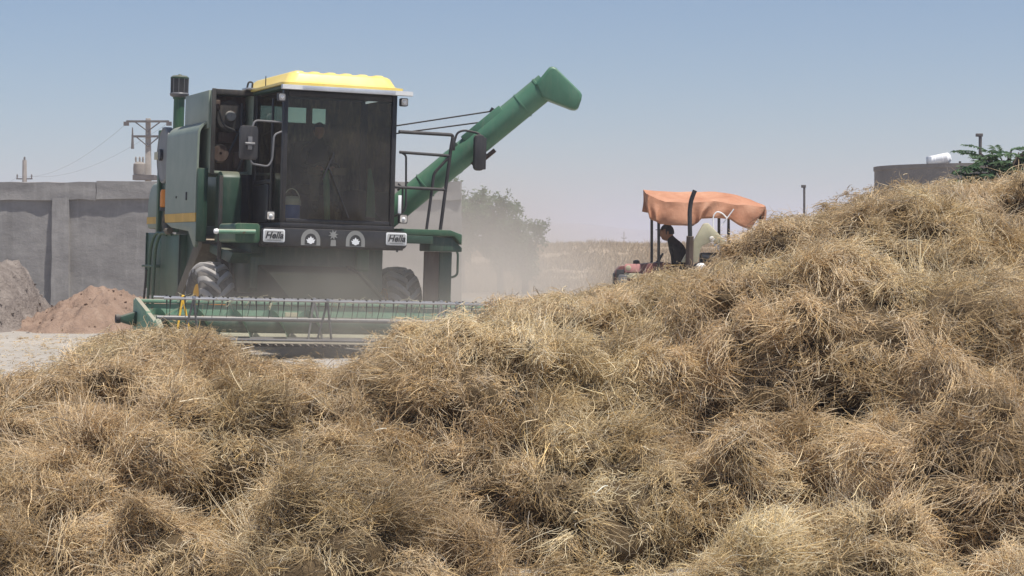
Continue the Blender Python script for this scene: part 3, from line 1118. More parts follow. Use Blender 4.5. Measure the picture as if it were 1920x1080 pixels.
part(MB().tube(arc([(-1.0, 1.8, 3.5), (-1.02, 1.74, 3.1), (-0.96, 1.72, 2.8), (-1.05, 1.75, 2.5)], .1), 0.022, 6).tube(arc([(-1.38, 1.78, 3.5), (-1.3, 1.72, 3.15), (-1.08, 1.72, 3.08), (-0.93, 1.8, 2.9)], .1), 0.014, 6), 'hose', 'ink')
for q in ((-1.32, -1.10, 1.86, 1.97, 2.92, 3.06), (-1.08, -0.94, 1.84, 1.96, 2.55, 2.78), (-1.42, -1.35, 1.7, 1.8, 3.38, 3.52)):
    part(MB().box(*q), 'bracket', 'rust', bev=0.008)
part(MB().tube(arc([(-0.99, 1.60, 3.68), (-0.97, 1.58, 3.80), (-0.90, 1.60, 3.80), (-0.90, 1.65, 3.68)], .04), 0.014, 6), 'lifting_eye', 'black')
part(MB().box(-1.02, -0.83, 1.50, 1.75, 3.68, 3.71), 'roof_hatch', 'steel', bev=0.005)

# upper side sheet and the big rounded side shield
part(MB().box(-1.535, -1.503, 1.66, 3.12, 3.10, 3.655), 'upper_side_sheet', 'green_faded', bev=0.006)


def shield():
    """sheet curved over at the top, tucked in at the foot"""
    prof = []
    for k in range(9):
        t = R(90 - 90 * k / 8)
        prof.append((-1.46 - 0.20 * math.cos(t), 3.02 + 0.20 * math.sin(t)))
    prof += [(-1.665, 2.6), (-1.668, 2.2), (-1.665, 1.87)]
    inner = [(x + 0.03, z - (0.02 if i < 9 else 0)) for i, (x, z) in enumerate(prof)]
    m = MB().prism(prof + inner[::-1], 'y', 1.74, 3.72)
    o = part(m, 'side_shield', 'green_faded', ang=40)
    part(MB().prism([(-1.671, 1.868), (-1.660, 1.74), (-1.63, 1.74), (-1.637, 1.868)], 'y', 1.742, 3.718), 'stripe', 'stripe', o)
    part(MB().prism([(1.745, 1.738), (3.716, 1.738), (3.3, 1.66), (2.2, 1.60), (1.9, 1.40), (1.80, 1.36), (1.745, 1.42)], 'x', -1.655, -1.60), 'lower_skirt', 'green_faded', o, bev=0.01)
    part(MB().box(-1.680, -1.668, 2.28, 2.34, 2.06, 2.18), 'latch', 'ink', o)
    part(MB().box(-1.678, -1.668, 2.94, 2.99, 2.10, 2.13), 'latch', 'ink', o)
    part(MB().box(-1.655, -1.50, 1.70, 1.737, 1.45, 2.52), 'front_post', 'green_dark', o, bev=0.01)


shield()
# rear frame with the round rotary screen
part(MB().box(-1.50, -1.42, 3.80, 4.82, 1.60, 3.20), 'rear_frame', 'green_dark', bev=0.01)
part(MB().box(-1.56, -1.505, 4.70, 4.82, 1.60, 3.22), 'rear_post', 'green', bev=0.012)
ry = Matrix.Translation((-1.51, 4.18, 2.80)) @ Matrix.Rotation(R(-90), 4, 'Y')
part(MB().lathe([(0.44, 0), (0.44, 0.10), (0.41, 0.115), (0.40, 0.105), (0.05, 0.125), (0.005, 0.125)], 40, ry), 'rotary_screen', 'discgrey')
part(MB().lathe([(0.09, 0.12), (0.09, 0.17), (0.005, 0.17)], 18, ry), 'screen_hub', 'ink')
part(MB().box(-1.665, -1.635, 4.18, 4.60, 2.74, 2.86), 'screen_wiper', 'beige', bev=0.008)
# air intake with pre-cleaner bowl
ai = Matrix.Translation((-1.46, 3.86, 0))
ac = part(MB().lathe([(0.085, 3.0), (0.085, 3.66), (0.10, 3.67), (0.10, 3.70)], 18, ai), 'air_intake', 'green')
part(MB().lathe([(0.10, 3.69), (0.14, 3.71), (0.15, 3.74), (0.14, 3.76)], 22, ai), 'collar', 'tube', ac)
part(MB().lathe([(0.132, 3.76), (0.135, 3.98)], 22, ai), 'bowl', 'ink', ac)
part(MB().lathe([(0.142, 3.975), (0.142, 4.00), (0.11, 4.025), (0.03, 4.035), (0.02, 4.05), (0.005, 4.05)], 22, ai), 'cap', 'green_dark', ac)
for k in range(10):
    a = 2 * math.pi * k / 10
    part(MB().tube([(-1.46 + .137 * math.cos(a), 3.86 + .137 * math.sin(a), 3.76), (-1.46 + .139 * math.cos(a), 3.86 + .139 * math.sin(a), 3.98)], 0.006, 4), 'rib', 'tube', ac)
# orange filter bottle and hoses below the screen
fb = Matrix.Translation((-1.56, 4.12, 1.98))
fo = part(MB().lathe([(0.01, 0), (0.08, 0.0), (0.095, 0.02), (0.095, 0.24), (0.08, 0.28), (0.01, 0.28)], 18, fb), 'filter_bottle', 'orange')
part(MB().lathe([(0.10, -0.05), (0.10, 0.0), (0.01, 0.0)], 18, fb), 'filter_clamp', 'ink', fo)
part(MB().tube(arc([(-1.55, 4.1, 1.93), (-1.56, 4.2, 1.75), (-1.56, 4.0, 1.60), (-1.58, 3.7, 1.62)], .1), 0.05, 8), 'intake_hose', 'chute')
# rear hood
hood = [(4.86, 1.66), (4.86, 2.40)] + [(4.86 + 0.45 + 0.42 * math.sin(R(10 * k)), 2.0 + 0.40 * math.cos(R(10 * k))) for k in range(0, 10)] + [(5.74, 1.66)]
rh = part(MB().prism(hood, 'x', -1.50, 1.0), 'rear_hood', 'green_faded', bev=0.05, seg=3)
part(MB().box(-1.506, -1.498, 4.88, 5.73, 1.74, 1.85), 'stripe', 'stripe', rh)
# straw hood panels below, with bent tube rails
lp = part(MB().prism([(4.75, 1.58), (5.78, 1.60), (5.78, 0.72), (5.5, 0.58), (4.75, 0.60)], 'x', -1.48, -1.30), 'rear_panel', 'green', bev=0.02)
part(MB().prism([(3.35, 1.56), (4.68, 1.58), (4.68, 0.56), (3.75, 0.56), (3.35, 0.70)], 'x', -1.50, -1.32), 'lower_panel', 'green', bev=0.02)
part(MB().box(-1.52, -1.495, 3.33, 3.40, 0.66, 1.56).box(-1.50, -1.47, 5.76, 5.80, 0.70, 1.60), 'panel_edge', 'green_dark')
for yy, zb in ((4.95, 0.30), (4.60, 0.30)):
    part(MB().tube(arc([(-1.50, yy - 0.7, 1.56), (-1.58, yy - 0.25, 1.60), (-1.60, yy, 1.36), (-1.60, yy + 0.12, zb)], .14), 0.024, 8), 'bent_rail', 'green')
part(MB().tube([(-1.58, 5.3, 1.0), (-1.58, 5.5, 0.28)], 0.018, 6).tube([(-1.58, 4.4, 0.30), (-1.58, 5.55, 0.30)], 0.018, 6), 'step_frame', 'black')
part(MB().box(-1.62, -1.52, 4.6, 5.5, 1.04, 1.08), 'step', 'green', bev=0.01)
# sloping chute between shield and wheel
part(MB().prism([(1.85, 1.42), (2.15, 1.55), (3.55, 0.62), (3.35, 0.48)], 'x', -1.52, -1.22), 'grain_chute', 'chute', bev=0.015)
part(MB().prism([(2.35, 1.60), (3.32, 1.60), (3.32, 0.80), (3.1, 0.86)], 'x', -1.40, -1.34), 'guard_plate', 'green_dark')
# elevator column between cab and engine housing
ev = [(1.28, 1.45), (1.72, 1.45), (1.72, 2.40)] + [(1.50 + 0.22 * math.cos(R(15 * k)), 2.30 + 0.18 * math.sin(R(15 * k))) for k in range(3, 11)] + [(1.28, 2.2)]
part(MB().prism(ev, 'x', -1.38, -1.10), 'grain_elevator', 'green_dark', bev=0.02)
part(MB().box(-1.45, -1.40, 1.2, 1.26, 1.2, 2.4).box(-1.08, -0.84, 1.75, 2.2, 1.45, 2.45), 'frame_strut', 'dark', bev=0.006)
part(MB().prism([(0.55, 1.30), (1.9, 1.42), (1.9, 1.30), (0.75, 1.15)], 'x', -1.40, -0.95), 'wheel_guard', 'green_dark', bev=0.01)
part(MB().box(-1.32, -1.14, 1.55, 1.70, 0.75, 1.28), 'hydraulic_block', 'dark', bev=0.01)
part(MB().tube(arc([(-1.3, 1.2, 1.25), (-1.28, 1.0, 1.0), (-1.2, 1.1, 0.7)], .1), 0.03, 6), 'hydraulic_hose', 'dark')

# ---- cab
CX0, CX1 = -0.88, 0.80
cabf = part(MB().box(CX0 - .0, CX1, 0.0, 1.55, 1.66, 1.74), 'cab_floor', 'cabblack', bev=0.015)
for nm, (x, y, x2, y2) in {'cab_pillar': (CX0 + .005, 0.0, CX0 + .005, 0.0), 'cab_pillar.b': (CX1 - .075, 0.0, CX1 - .075, 0.0), 'cab_pillar.c': (CX0 + .005, 1.46, CX0, 1.46), 'cab_pillar.d': (CX1 - .075, 1.46, CX1 - .075, 1.46)}.items():
    part(MB().box(x, x + 0.07, y, y + 0.09, 1.742, 3.60), 'cab_pillar', 'cabblack', bev=0.012)
part(MB().box(CX0 + .078, CX1 - .078, 0.002, 0.08, 3.50, 3.60), 'cab_header_rail', 'cabblack', bev=0.01)
part(MB().box(CX0 + .078, CX1 - .078, 0.002, 0.08, 1.742, 1.80), 'cab_sill', 'cabblack', bev=0.01)
part(MB().box(CX0 + .078, CX1 - .078, 1.47, 1.53, 1.742, 3.22).box(CX0 + .078, CX1 - .078, 1.47, 1.53, 3.46, 3.60).box(-0.10, -0.02, 1.47, 1.53, 3.22, 3.46).box(0.20, CX1 - .078, 1.47, 1.53, 3.222, 3.458), 'cab_rear_wall', 'cabback')
part(MB().box(CX0 + .08, CX1 - .08, 0.09, 1.46, 3.585, 3.60), 'cab_ceiling', 'seat')


def pane(name, mat, vs, parent=None, bulge=0.0):
    """glass pane, bowed a little"""
    a, b, c, d = [Vector(p) for p in vs]
    n = (b - a).cross(d - a).normalized()
    m = MB()
    k = 8
    P = []
    for j in range(k + 1):
        for i in range(k + 1):
            u, v = i / k, j / k
            p = (a * (1 - u) + b * u) * (1 - v) + (d * (1 - u) + c * u) * v
            P.append(p + n * bulge * 4 * u * (1 - u))
    m.add(P, [(j * (k + 1) + i, j * (k + 1) + i + 1, (j + 1) * (k + 1) + i + 1, (j + 1) * (k + 1) + i) for j in range(k) for i in range(k)])
    return part(m, name, mat, parent)


pane('windscreen', 'glass', ((CX0 + .076, 0.03, 1.80), (CX1 - .076, 0.03, 1.80), (CX1 - .076, 0.03, 3.50), (CX0 + .076, 0.03, 3.50)), bulge=0.05)
pane('side_glass', 'glass_side', ((CX0 + .02, 1.45, 1.80), (CX0 + .02, 0.09, 1.80), (CX0 + .02, 0.09, 3.56), (CX0 + .02, 1.45, 3.56)))
pane('door_glass', 'glass_green', ((CX1 - .02, 0.09, 1.80), (CX1 - .02, 1.45, 1.80), (CX1 - .02, 1.45, 3.56), (CX1 - .02, 0.09, 3.56)))
pane('rear_glass', 'glass_green', ((CX0 + .08, 1.50, 3.22), (-0.10, 1.50, 3.22), (-0.10, 1.50, 3.46), (CX0 + .08, 1.50, 3.46)))
pane('rear_glass', 'glass_green', ((-0.02, 1.50, 3.22), (0.20, 1.50, 3.22), (0.20, 1.50, 3.46), (-0.02, 1.50, 3.46)))
wp = part(MB().tube([(0.10, -0.045, 1.83), (-0.22, -0.055, 2.55)], 0.009, 6), 'wiper_arm', 'ink')
part(MB().tube([(-0.30, -0.055, 2.36), (-0.14, -0.055, 2.74)], 0.011, 6), 'wiper_blade', 'ink', wp)
# side door frame lines on the left glass
part(MB().box(CX0 - .012, CX0 + .012, 0.50, 0.56, 1.75, 3.5).box(CX0 - .014, CX0 + .012, 0.56, 1.45, 2.30, 2.35), 'door_frame', 'cabblack', bev=0.006)
part(MB().box(CX0 - .02, CX0 + .012, 0.62, 1.40, 1.75, 2.28), 'door_panel', 'cabblack', bev=0.01)
part(MB().box(CX0 + .01, CX0 + .05, 1.56, 2.22, 1.75, 3.62).box(CX0 + .055, CX1 - .05, 2.17, 2.22, 1.75, 3.2), 'rear_partition', 'cabblack', bev=0.01)
part(MB().prism([(CX1 - .02, 1.6), (CX1 + .14, 1.75), (CX1 + .14, 3.05), (CX1 + .02, 3.20)], 'y', 1.2, 2.2), 'corner_panel', 'green', bev=0.02)
part(MB().box(CX1 + .03, CX1 + .055, 0.25, 0.30, 1.78, 3.2), 'door_edge', 'green', bev=0.006)
part(MB().tube(arc([(CX1 + .10, .18, 2.35), (CX1 + .15, .12, 2.3), (CX1 + .15, .12, 1.95), (CX1 + .06, .18, 1.88)], .06), 0.014, 6), 'grab_handle', 'black')
part(MB().box(0.84, 0.89, -0.02, 0.0, 1.92, 2.18), 'reflector', 'white', bev=0.006)


# roof: moulded shell with ribs and flanged rim
def roof():
    x0, x1, y0, y1 = -0.93, 0.86, -0.12, 2.20
    sec = [(0.0, 0.0), (0.0, 0.035), (0.06, 0.045), (0.085, 0.06), (0.14, 0.17), (0.17, 0.195), (0.22, 0.20)]
    def ring(ins, z):
        out = []
        r = 0.10 + ins * .3
        for cx, cy, a in ((x1 - ins - r, y1 - ins - r, 0), (x0 + ins + r, y1 - ins - r, 90), (x0 + ins + r, y0 + ins + r, 180), (x1 - ins - r, y0 + ins + r, 270)):
            for k in range(6):
                t = R(a + 90 * k / 5)
                out.append((cx + r * math.cos(t), cy + r * math.sin(t), z))
        return out
    rings = [ring(i, 3.655 + z) for i, z in sec]
    n = len(rings[0])
    vs = [p for r_ in rings for p in r_]
    fs = []
    for i in range(len(rings) - 1):
        for k in range(n):
            a, b = i * n + k, i * n + (k + 1) % n
            fs.append((a, b, b + n, a + n))
    fs.append(tuple(range((len(rings) - 1) * n, len(rings) * n)))
    fs.append(tuple(range(n - 1, -1, -1)))
    o = part(MB().add(vs, fs), 'cab_roof', 'yellow', ang=50)
    for k in range(6):
        x = -0.64 + 0.235 * k
        m = MB()
        prof = [(-0.085, -0.01), (-0.06, 0.012), (-0.03, 0.020), (0.03, 0.020), (0.06, 0.012), (0.085, -0.01)]
        secs = [(0.045, -0.03), (0.085, 0.0), (0.16, 0.006), (1.6, 0.006), (1.75, -0.01)]
        rr_ = [[(x + u, y, 3.852 + v + dz) for u, v in prof] for y, dz in secs]
        q = len(prof)
        m.add([p for r_ in rr_ for p in r_], [(i * q + j, i * q + j + 1, (i + 1) * q + j + 1, (i + 1) * q + j) for i in range(len(secs) - 1) for j in range(q - 1)] + [tuple(range(q)), tuple(range((len(secs) - 1) * q, len(secs) * q))])
        part(m, 'roof_rib', 'yellow', o, ang=60)
    part(MB().box(x0 + .03, x1 - .03, y0 + .02, y1 - .03, 3.605, 3.653), 'roof_gasket', 'green_dark', o, bev=0.01)
    part(MB().box(-0.90, -0.89, 0.9, 0.92, 3.70, 3.84), 'aerial_stub', 'ink', o)


roof()
lb = part(MB().box(-0.95, 0.97, -0.17, -0.10, 3.585, 3.650), 'light_bar', 'aluminium', bev=0.006)
part(MB().box(-0.945, -0.66, -0.176, -0.171, 3.590, 3.645).box(0.70, 0.965, -0.176, -0.171, 3.590, 3.645), 'bar_sleeve', 'plate', lb)


def lamp(x, y, z, s, mat_case='black', r=0.02):
    o = part(MB().prism(rounded(x - s, x + s, z - s * 1.05, z + s * 1.05, r), 'y', y, y + 0.08), 'work_lamp', mat_case, bev=0.004)
    part(MB().prism(rounded(x - s * .8, x + s * .8, z - s * .85, z + s * .85, r), 'y', y - 0.006, y + 0.002), 'lens', 'lens', o)
    mt = Matrix.Translation((x, y - 0.008, z)) @ Matrix.Rotation(R(90), 4, 'X')
    part(MB().lathe([(0.005, 0.012), (s * .22, 0.01), (s * .42, 0.002)], 14, mt), 'bulb', 'white', o)
    return o


lamp(-0.93, -0.10, 3.475, 0.055)
lamp(0.865, -0.10, 3.50, 0.055)
lamp(-1.04, -0.08, 1.825, 0.062)
lamp(0.905, -0.08, 1.845, 0.062)

# black valance under the windscreen with light covers and badges
val = part(MB().prism(rounded(-1.16, 0.97, 1.415, 1.66, 0.07), 'y', -0.075, 0.02), 'front_valance', 'cabblack', bev=0.01)
FM = lambda x, z, y=-0.081: Matrix.Translation((x, y, z)) @ Matrix.Rotation(R(90), 4, 'X')
for cx, cz in ((-0.985, 1.548), (0.805, 1.555)):
    c = part(MB().prism(rounded(cx - .155, cx + .155, cz - .09, cz + .09, .025), 'y', -0.09, -0.073), 'light_cover', 'plate', val, bev=0.004)
    part(MB().prism(rounded(cx - .135, cx + .135, cz - .072, cz + .072, .018), 'y', -0.0925, -0.0905), 'cover_face', 'plate_face', val)
    text_mesh('lettering', 'Hella', 0.125, M['ink'], val, FM(cx, cz + .004, -0.0945), 0.28, 0.001, 0.0035)
    part(MB().box(cx - .10, cx + .10, -0.0950, -0.0928, cz - .060, cz - .052).box(cx - .10, cx + .10, -0.0950, -0.0928, cz + .054, cz + .060), 'rule', 'badge', val)
for cx in (-0.455, 0.20):
    half = [(cx + .14 * math.cos(R(k * 9)), 1.50 + .155 * math.sin(R(k * 9))) for k in range(21)]
    half = [(cx + .14, 1.43)] + half + [(cx - .14, 1.43)]
    part(MB().prism(half, 'y', -0.082, -0.0735), 'badge', 'badge', val)
    disc = [(cx + .085 * math.cos(R(k * 18)), 1.50 + .095 * math.sin(R(k * 18))) for k in range(11)] + [(cx - .085, 1.44), (cx + .085, 1.44)]
    part(MB().prism(disc, 'y', -0.0845, -0.0822), 'badge_field', 'ink', val)
    leaf = [(0, .115), (.018, .075), (.04, .085), (.035, .05), (.068, .05), (.05, .02), (.05, -.01), (.02, -.02), (.012, -.035), (-.012, -.035), (-.02, -.02), (-.05, -.01), (-.05, .02), (-.068, .05), (-.035, .05), (-.04, .085), (-.018, .075)]
    part(MB().prism([(cx + u, 1.475 + v * .72) for u, v in leaf], 'y', -0.088, -0.0848), 'emblem', 'white', val)
star = []
for k in range(16):
    r_ = 0.075 if k % 2 == 0 else 0.034
    star.append((-0.125 + r_ * math.cos(R(22.5 * k + 10)), 1.585 + r_ * math.sin(R(22.5 * k + 10))))
part(MB().prism(star, 'y', -0.082, -0.0745), 'emblem', 'badge', val)
part(MB().prism([(-0.165, 1.43), (-0.085, 1.43), (-0.09, 1.515), (-0.16, 1.515)], 'y', -0.081, -0.0745), 'emblem', 'badge', val)
part(MB().tube([(0.84, -0.03, 1.42), (0.84, -0.03, 1.37)], [0.03, 0.012], 8), 'drain_plug', 'ink', val)
# green step box left of the valance with its lever
part(MB().prism(rounded(-1.52, -1.165, 1.44, 1.71, 0.05), 'y', -0.02, 0.9), 'side_box', 'green', bev=0.012)
part(MB().tube([(-1.78, -0.03, 1.585), (-1.24, -0.04, 1.595)], 0.032, 10), 'lever_tube', 'green_header')
part(MB().lathe([(0.005, 0), (0.03, 0.01), (0.04, 0.05), (0.02, 0.09), (0.005, 0.1)], 12, Matrix.Translation((-1.83, -0.03, 1.585)) @ Matrix.Rotation(R(90), 4, 'Y')), 'lever_tip', 'white')
# feeder house sloping down to the header
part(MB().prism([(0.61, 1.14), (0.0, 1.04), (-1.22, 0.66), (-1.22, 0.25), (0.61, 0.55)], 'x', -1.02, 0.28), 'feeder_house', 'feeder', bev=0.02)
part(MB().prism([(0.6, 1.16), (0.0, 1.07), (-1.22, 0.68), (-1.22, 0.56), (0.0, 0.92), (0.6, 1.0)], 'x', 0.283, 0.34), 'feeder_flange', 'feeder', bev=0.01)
part(MB().prism([(0.55, 1.40), (1.2, 1.40), (1.2, 1.05), (0.9, 0.95), (0.55, 1.1)], 'x', 0.43, 0.62), 'inner_guard', 'green', bev=0.02)
part(MB().tube([(0.42, 0.4, 0.75), (0.42, -1.1, 0.62)], 0.035, 8), 'lift_ram', 'steel')
part(MB().box(-1.02, 0.95, 0.02, 0.6, 1.395, 1.655), 'cab_base', 'dark', bev=0.01)
# tidy mirror and tube guard on the left of the cab
ml = part(MB().tube(arc([(-0.90, -0.02, 3.13), (-1.32, -0.12, 3.13), (-1.36, -0.14, 3.0), (-1.36, -0.14, 2.53), (-1.10, -0.10, 2.50), (-1.04, -0.08, 2.60), (-1.02, -0.06, 2.95), (-0.90, -0.02, 3.0)], 0.06), 0.0145, 8), 'mirror_bracket', 'tube')
mm_ = part(MB().prism(rounded(-1.53, -1.27, 2.58, 3.05, 0.05), 'y', -0.16, -0.12), 'wing_mirror', 'black', bev=0.01)
part(MB().prism(rounded(-1.52, -1.28, 2.59, 3.04, 0.05), 'y', -0.118, -0.115), 'mirror_glass', 'mirror', mm_)
part(MB().tube([(-1.46, -0.18, 2.8), (-1.32, -0.18, 2.8)], 0.022, 8).box(-1.42, -1.36, -.19, -.16, 2.72, 2.90), 'clamp', 'tube', mm_, bev=0.004)

# ---- platform, stair well and rails on the right
pl = part(MB().prism([(0.90, 1.62), (1.72, 1.62), (1.84, 1.50), (1.84, 1.65), (1.66, 1.71), (0.90, 1.71)], 'y', 0.02, 1.10), 'platform', 'green', bev=0.012)
part(MB().box(0.93, 1.40, 0.022, 0.06, 1.50, 1.617), 'platform_lip', 'green_dark', pl, bev=0.008)
part(MB().prism([(1.70, 1.60), (1.86, 1.46), (1.86, 1.40), (1.36, 1.40), (1.36, 1.617)], 'y', 0.065, 0.50), 'stair_head', 'green_dark', bev=0.01)
part(MB().box(1.38, 1.60, 0.30, 0.36, 0.62, 1.397), 'stair_side', 'rust', bev=0.008)
part(MB().box(1.605, 1.79, 0.28, 0.75, 0.62, 1.397), 'stair_panel', 'green_dark', bev=0.01)
part(MB().tube(arc([(1.84, 0.3, 1.46), (1.88, 0.28, 1.38), (1.88, 0.28, 1.06), (1.78, 0.34, 1.02)], 0.08), 0.018, 8), 'stair_handle', 'green_dark')
rail = part(MB().tube(arc([(0.86, 0.10, 3.09), (1.69, 0.10, 3.085), (1.66, 0.10, 2.9), (1.53, 0.10, 1.70)], .05), 0.026, 8), 'guard_rail', 'black')
part(MB().tube([(0.88, 0.10, 2.80), (1.645, 0.10, 2.78)], 0.022, 8), 'rail_bar', 'black', rail)
part(MB().tube([(0.82, 0.10, 2.30), (1.595, 0.10, 2.29)], 0.022, 8), 'rail_bar', 'black', rail)
part(MB().tube(arc([(1.64, 0.10, 2.77), (1.42, 0.13, 2.52), (1.40, 0.13, 2.30), (1.33, 0.13, 1.70)], .06), 0.022, 8), 'rail_brace', 'black', rail)
part(MB().tube(arc([(0.90, 0.10, 2.80), (0.98, 0.10, 2.76), (1.0, 0.10, 2.0), (0.92, 0.12, 1.9)], .06), 0.016, 8), 'hand_loop', 'black', rail)
part(MB().box(1.665, 1.715, 0.07, 0.13, 2.86, 3.05), 'mirror_clamp', 'black', rail, bev=0.006)
part(MB().tube(arc([(1.70, 0.10, 2.95), (1.74, 0.08, 3.12), (1.84, 0.06, 3.16), (2.06, 0.02, 3.12), (2.11, 0.0, 3.02)], .06), 0.017, 8), 'mirror_arm', 'black', rail)
mr = part(MB().prism(rounded(1.965, 2.125, 2.58, 3.10, 0.06), 'y', -0.06, 0.02), 'wing_mirror', 'black', bev=0.02)
part(MB().prism(rounded(1.985, 2.105, 2.61, 3.07, 0.045), 'y', 0.021, 0.024), 'mirror_glass', 'mirror', mr)
part(MB().prism(rounded(2.115, 2.15, 2.60, 3.06, 0.015), 'y', -0.05, 0.03), 'mirror_edge', 'black', mr, bev=0.004)

# ---- unloading auger
A0, A1 = Vector((0.80, 0.95, 1.72)), Vector((3.02, -0.17, 3.86))
ad = (A1 - A0).normalized()
up = Vector((0, 0, 1))
sd = ad.cross(up).normalized()
nu = sd.cross(ad).normalized()
am = Matrix((( sd.x, nu.x, ad.x, A0.x), (sd.y, nu.y, ad.y, A0.y), (sd.z, nu.z, ad.z, A0.z), (0, 0, 0, 1)))
LN = (A1 - A0).length
au = part(MB().lathe([(0.01, -.2), (0.185, -.2), (0.187, 0.0), (0.190, LN * .45), (0.195, LN * .45), (0.195, LN * .47), (0.191, LN * .47), (0.193, LN), (0.01, LN + .01)], 28, am), 'unloading_auger', 'green_auger')
o = MB().box(-0.155, 0.155, 0.04, 0.205, LN * .56, LN * .78, am)
part(o, 'hinge_box', 'green_auger', au, bev=0.015)
part(MB().box(-0.13, 0.13, 0.02, 0.19, LN * .50, LN * .53, am), 'clamp_band', 'green_dark', au, bev=0.01)
part(MB().box(-0.06, 0.06, -0.25, -0.17, LN * .52, LN * .60, am).box(-0.03, 0.03, -0.28, -0.22, LN * .58, LN * .64, am), 'latch_bracket', 'rust', au, bev=0.006)
for q in (.30, .86):                             # bolted seams
    part(MB().lathe([(0.188, LN * q - .012), (0.204, LN * q - .01), (0.204, LN * q + .01), (0.188, LN * q + .012)], 28, am), 'seam_band', 'green_auger', au)
part(MB().box(-0.05, 0.05, 0.165, 0.21, LN * .19, LN * .21, am).box(-0.05, 0.05, 0.165, 0.20, LN * .235, LN * .25, am), 'lug_bracket', 'dark', au)
# spout: mitred boot pointing down and out
CR = CMB.rotation_euler.to_matrix().inverted()
ux, uy, uz = CR @ Vector((1, 0, 0)), CR @ Vector((0, 1, 0)), CR @ Vector((0, 0, 1))
boot = [(-0.155, -0.10), (0.02, 0.115), (0.05, 0.150), (0.10, 0.162), (0.15, 0.140), (0.50, -0.205), (0.525, -0.25), (0.515, -0.32), (0.475, -0.435), (0.43, -0.462), (0.37, -0.455), (-0.02, -0.305), (-0.06, -0.29)]
O_ = A1 + uz * 0.10 - ux * 0.02
vs = []
for w_, sc_ in ((-0.20, 0.90), (-0.17, 1.0), (0.17, 1.0), (0.20, 0.90)):
    for u, v in boot:
        cu_, cv_ = 0.17, -0.14
        vs.append(O_ + ux * (cu_ + (u - cu_) * sc_) + uz * (cv_ + (v - cv_) * sc_) + uy * w_)
n = len(boot)
fs = [tuple(range(n)), tuple(range(3 * n, 4 * n))]
for i in range(3):
    fs += [(i * n + k, i * n + (k + 1) % n, (i + 1) * n + (k + 1) % n, (i + 1) * n + k) for k in range(n)]
part(MB().add(vs, fs), 'auger_spout', 'green_auger', au, bev=0.012, ang=45)
part(MB().lathe([(0.195, LN - .13), (0.203, LN - .125), (0.203, LN - .095), (0.195, LN - .09)], 28, am), 'spout_collar', 'green_auger', au)
t1 = A0 + ad * LN * .715 + nu * 0.22
for dz, lz, tt in ((0.0, 3.19, .74), (-0.03, 3.13, .66)):
    e_ = A0 + ad * LN * tt + nu * 0.215
    part(MB().tube([(0.90, 0.9, lz - (.0 if dz == 0 else .05)), e_], 0.011, 6), 'stay_rod', 'black')
part(MB().tube([t1 + ad * .06, t1 + ad * .12 + nu * .02], 0.03, 8), 'rod_clevis', 'black', au)

# ---- header: pan, ends, knife, reel
HX0, HX1 = -3.12, 2.92
hd = part(MB().prism([(-1.22, 0.16), (-1.22, 0.60), (-1.27, 0.60), (-1.30, 0.30), (-1.45, 0.20), (-2.20, 0.135), (-2.20, 0.115), (-1.40, 0.13)], 'x', HX0, HX1), 'header', 'green_header', ang=30)
part(MB().box(HX0, HX1, -1.30, -1.16, 0.61, 0.66), 'top_beam', 'green_header', hd, bev=0.012)
part(MB().box(HX0, HX1, -1.262, -1.15, 0.44, 0.50), 'rear_beam', 'green', hd, bev=0.01)
part(MB().box(HX0, HX1, -2.27, -2.205, 0.10, 0.14), 'cutter_bar', 'dark', hd)
part(MB().tube([(HX0 + .04, -1.62, 0.36), (HX1 - .04, -1.62, 0.36)], 0.11, 16), 'feed_auger', 'green_dark', hd)
fl = MB()                                        # screw flights on the feed auger
for half, sgn, x0_, x1_ in (('l', 1, HX0 + .06, -0.75), ('r', -1, 0.15, HX1 - .06)):
    n = 150
    vs, fs = [], []
    for i in range(n + 1):
        x = x0_ + (x1_ - x0_) * i / n
        a = sgn * 2 * math.pi * (x - x0_) / 0.5
        for r_ in (0.105, 0.20):
            vs.append((x, -1.62 + r_ * math.cos(a), 0.36 + r_ * math.sin(a)))
    for i in range(n):
        fs.append((2 * i, 2 * i + 1, 2 * i + 3, 2 * i + 2))
    fl.add(vs, fs)
part(fl, 'auger_flight', 'green_header', hd)
for x, nm in ((HX0, 'left'), (HX1, 'right')):
    part(MB().prism([(-1.16, 0.14), (-1.16, 0.66), (-1.5, 0.62), (-2.35, 0.42), (-2.95, 0.16), (-2.95, 0.10), (-1.3, 0.10)], 'x', x - 0.03, x + 0.03), 'end_sheet', 'green_header', hd, bev=0.012)
    part(MB().tube([(x, -2.5, 0.40), (x, -3.25, 0.12)], [0.05, 0.012], 8), 'crop_divider', 'green_header', hd)
part(MB().prism([(HX0 - .24, 0.36), (HX0 - .03, 0.30), (HX0 - .03, 0.50), (HX0 - .24, 0.43)], 'y', -1.42, -1.26), 'drive_box', 'green_dark', hd, bev=0.02)
part(MB().lathe([(0.01, 0), (0.055, 0), (0.06, 0.03), (0.055, 0.06), (0.01, 0.06)], 16, Matrix.Translation((HX0 - .29, -1.34, 0.40)) @ Matrix.Rotation(R(90), 4, 'Y')), 'drive_pulley', 'dark', hd)
gm = None
for k in range(56):                              # knife guards
    x = HX0 + 0.08 + (HX1 - HX0 - .16) * k / 55
    if gm is None:
        g = MB().add([(-0.018, 0, .02), (0.018, 0, .02), (0.018, 0, -.02), (-0.018, 0, -.02), (0, -.13, -.005)], [(0, 1, 2, 3), (0, 4, 1), (1, 4, 2), (2, 4, 3), (3, 4, 0)])
        o = part(g, 'knife_guard', 'dark', hd, smooth=False)
        gm = o.data
    else:
        o = link('knife_guard', gm, None, hd)
    o.location = (x, -2.272, 0.12)
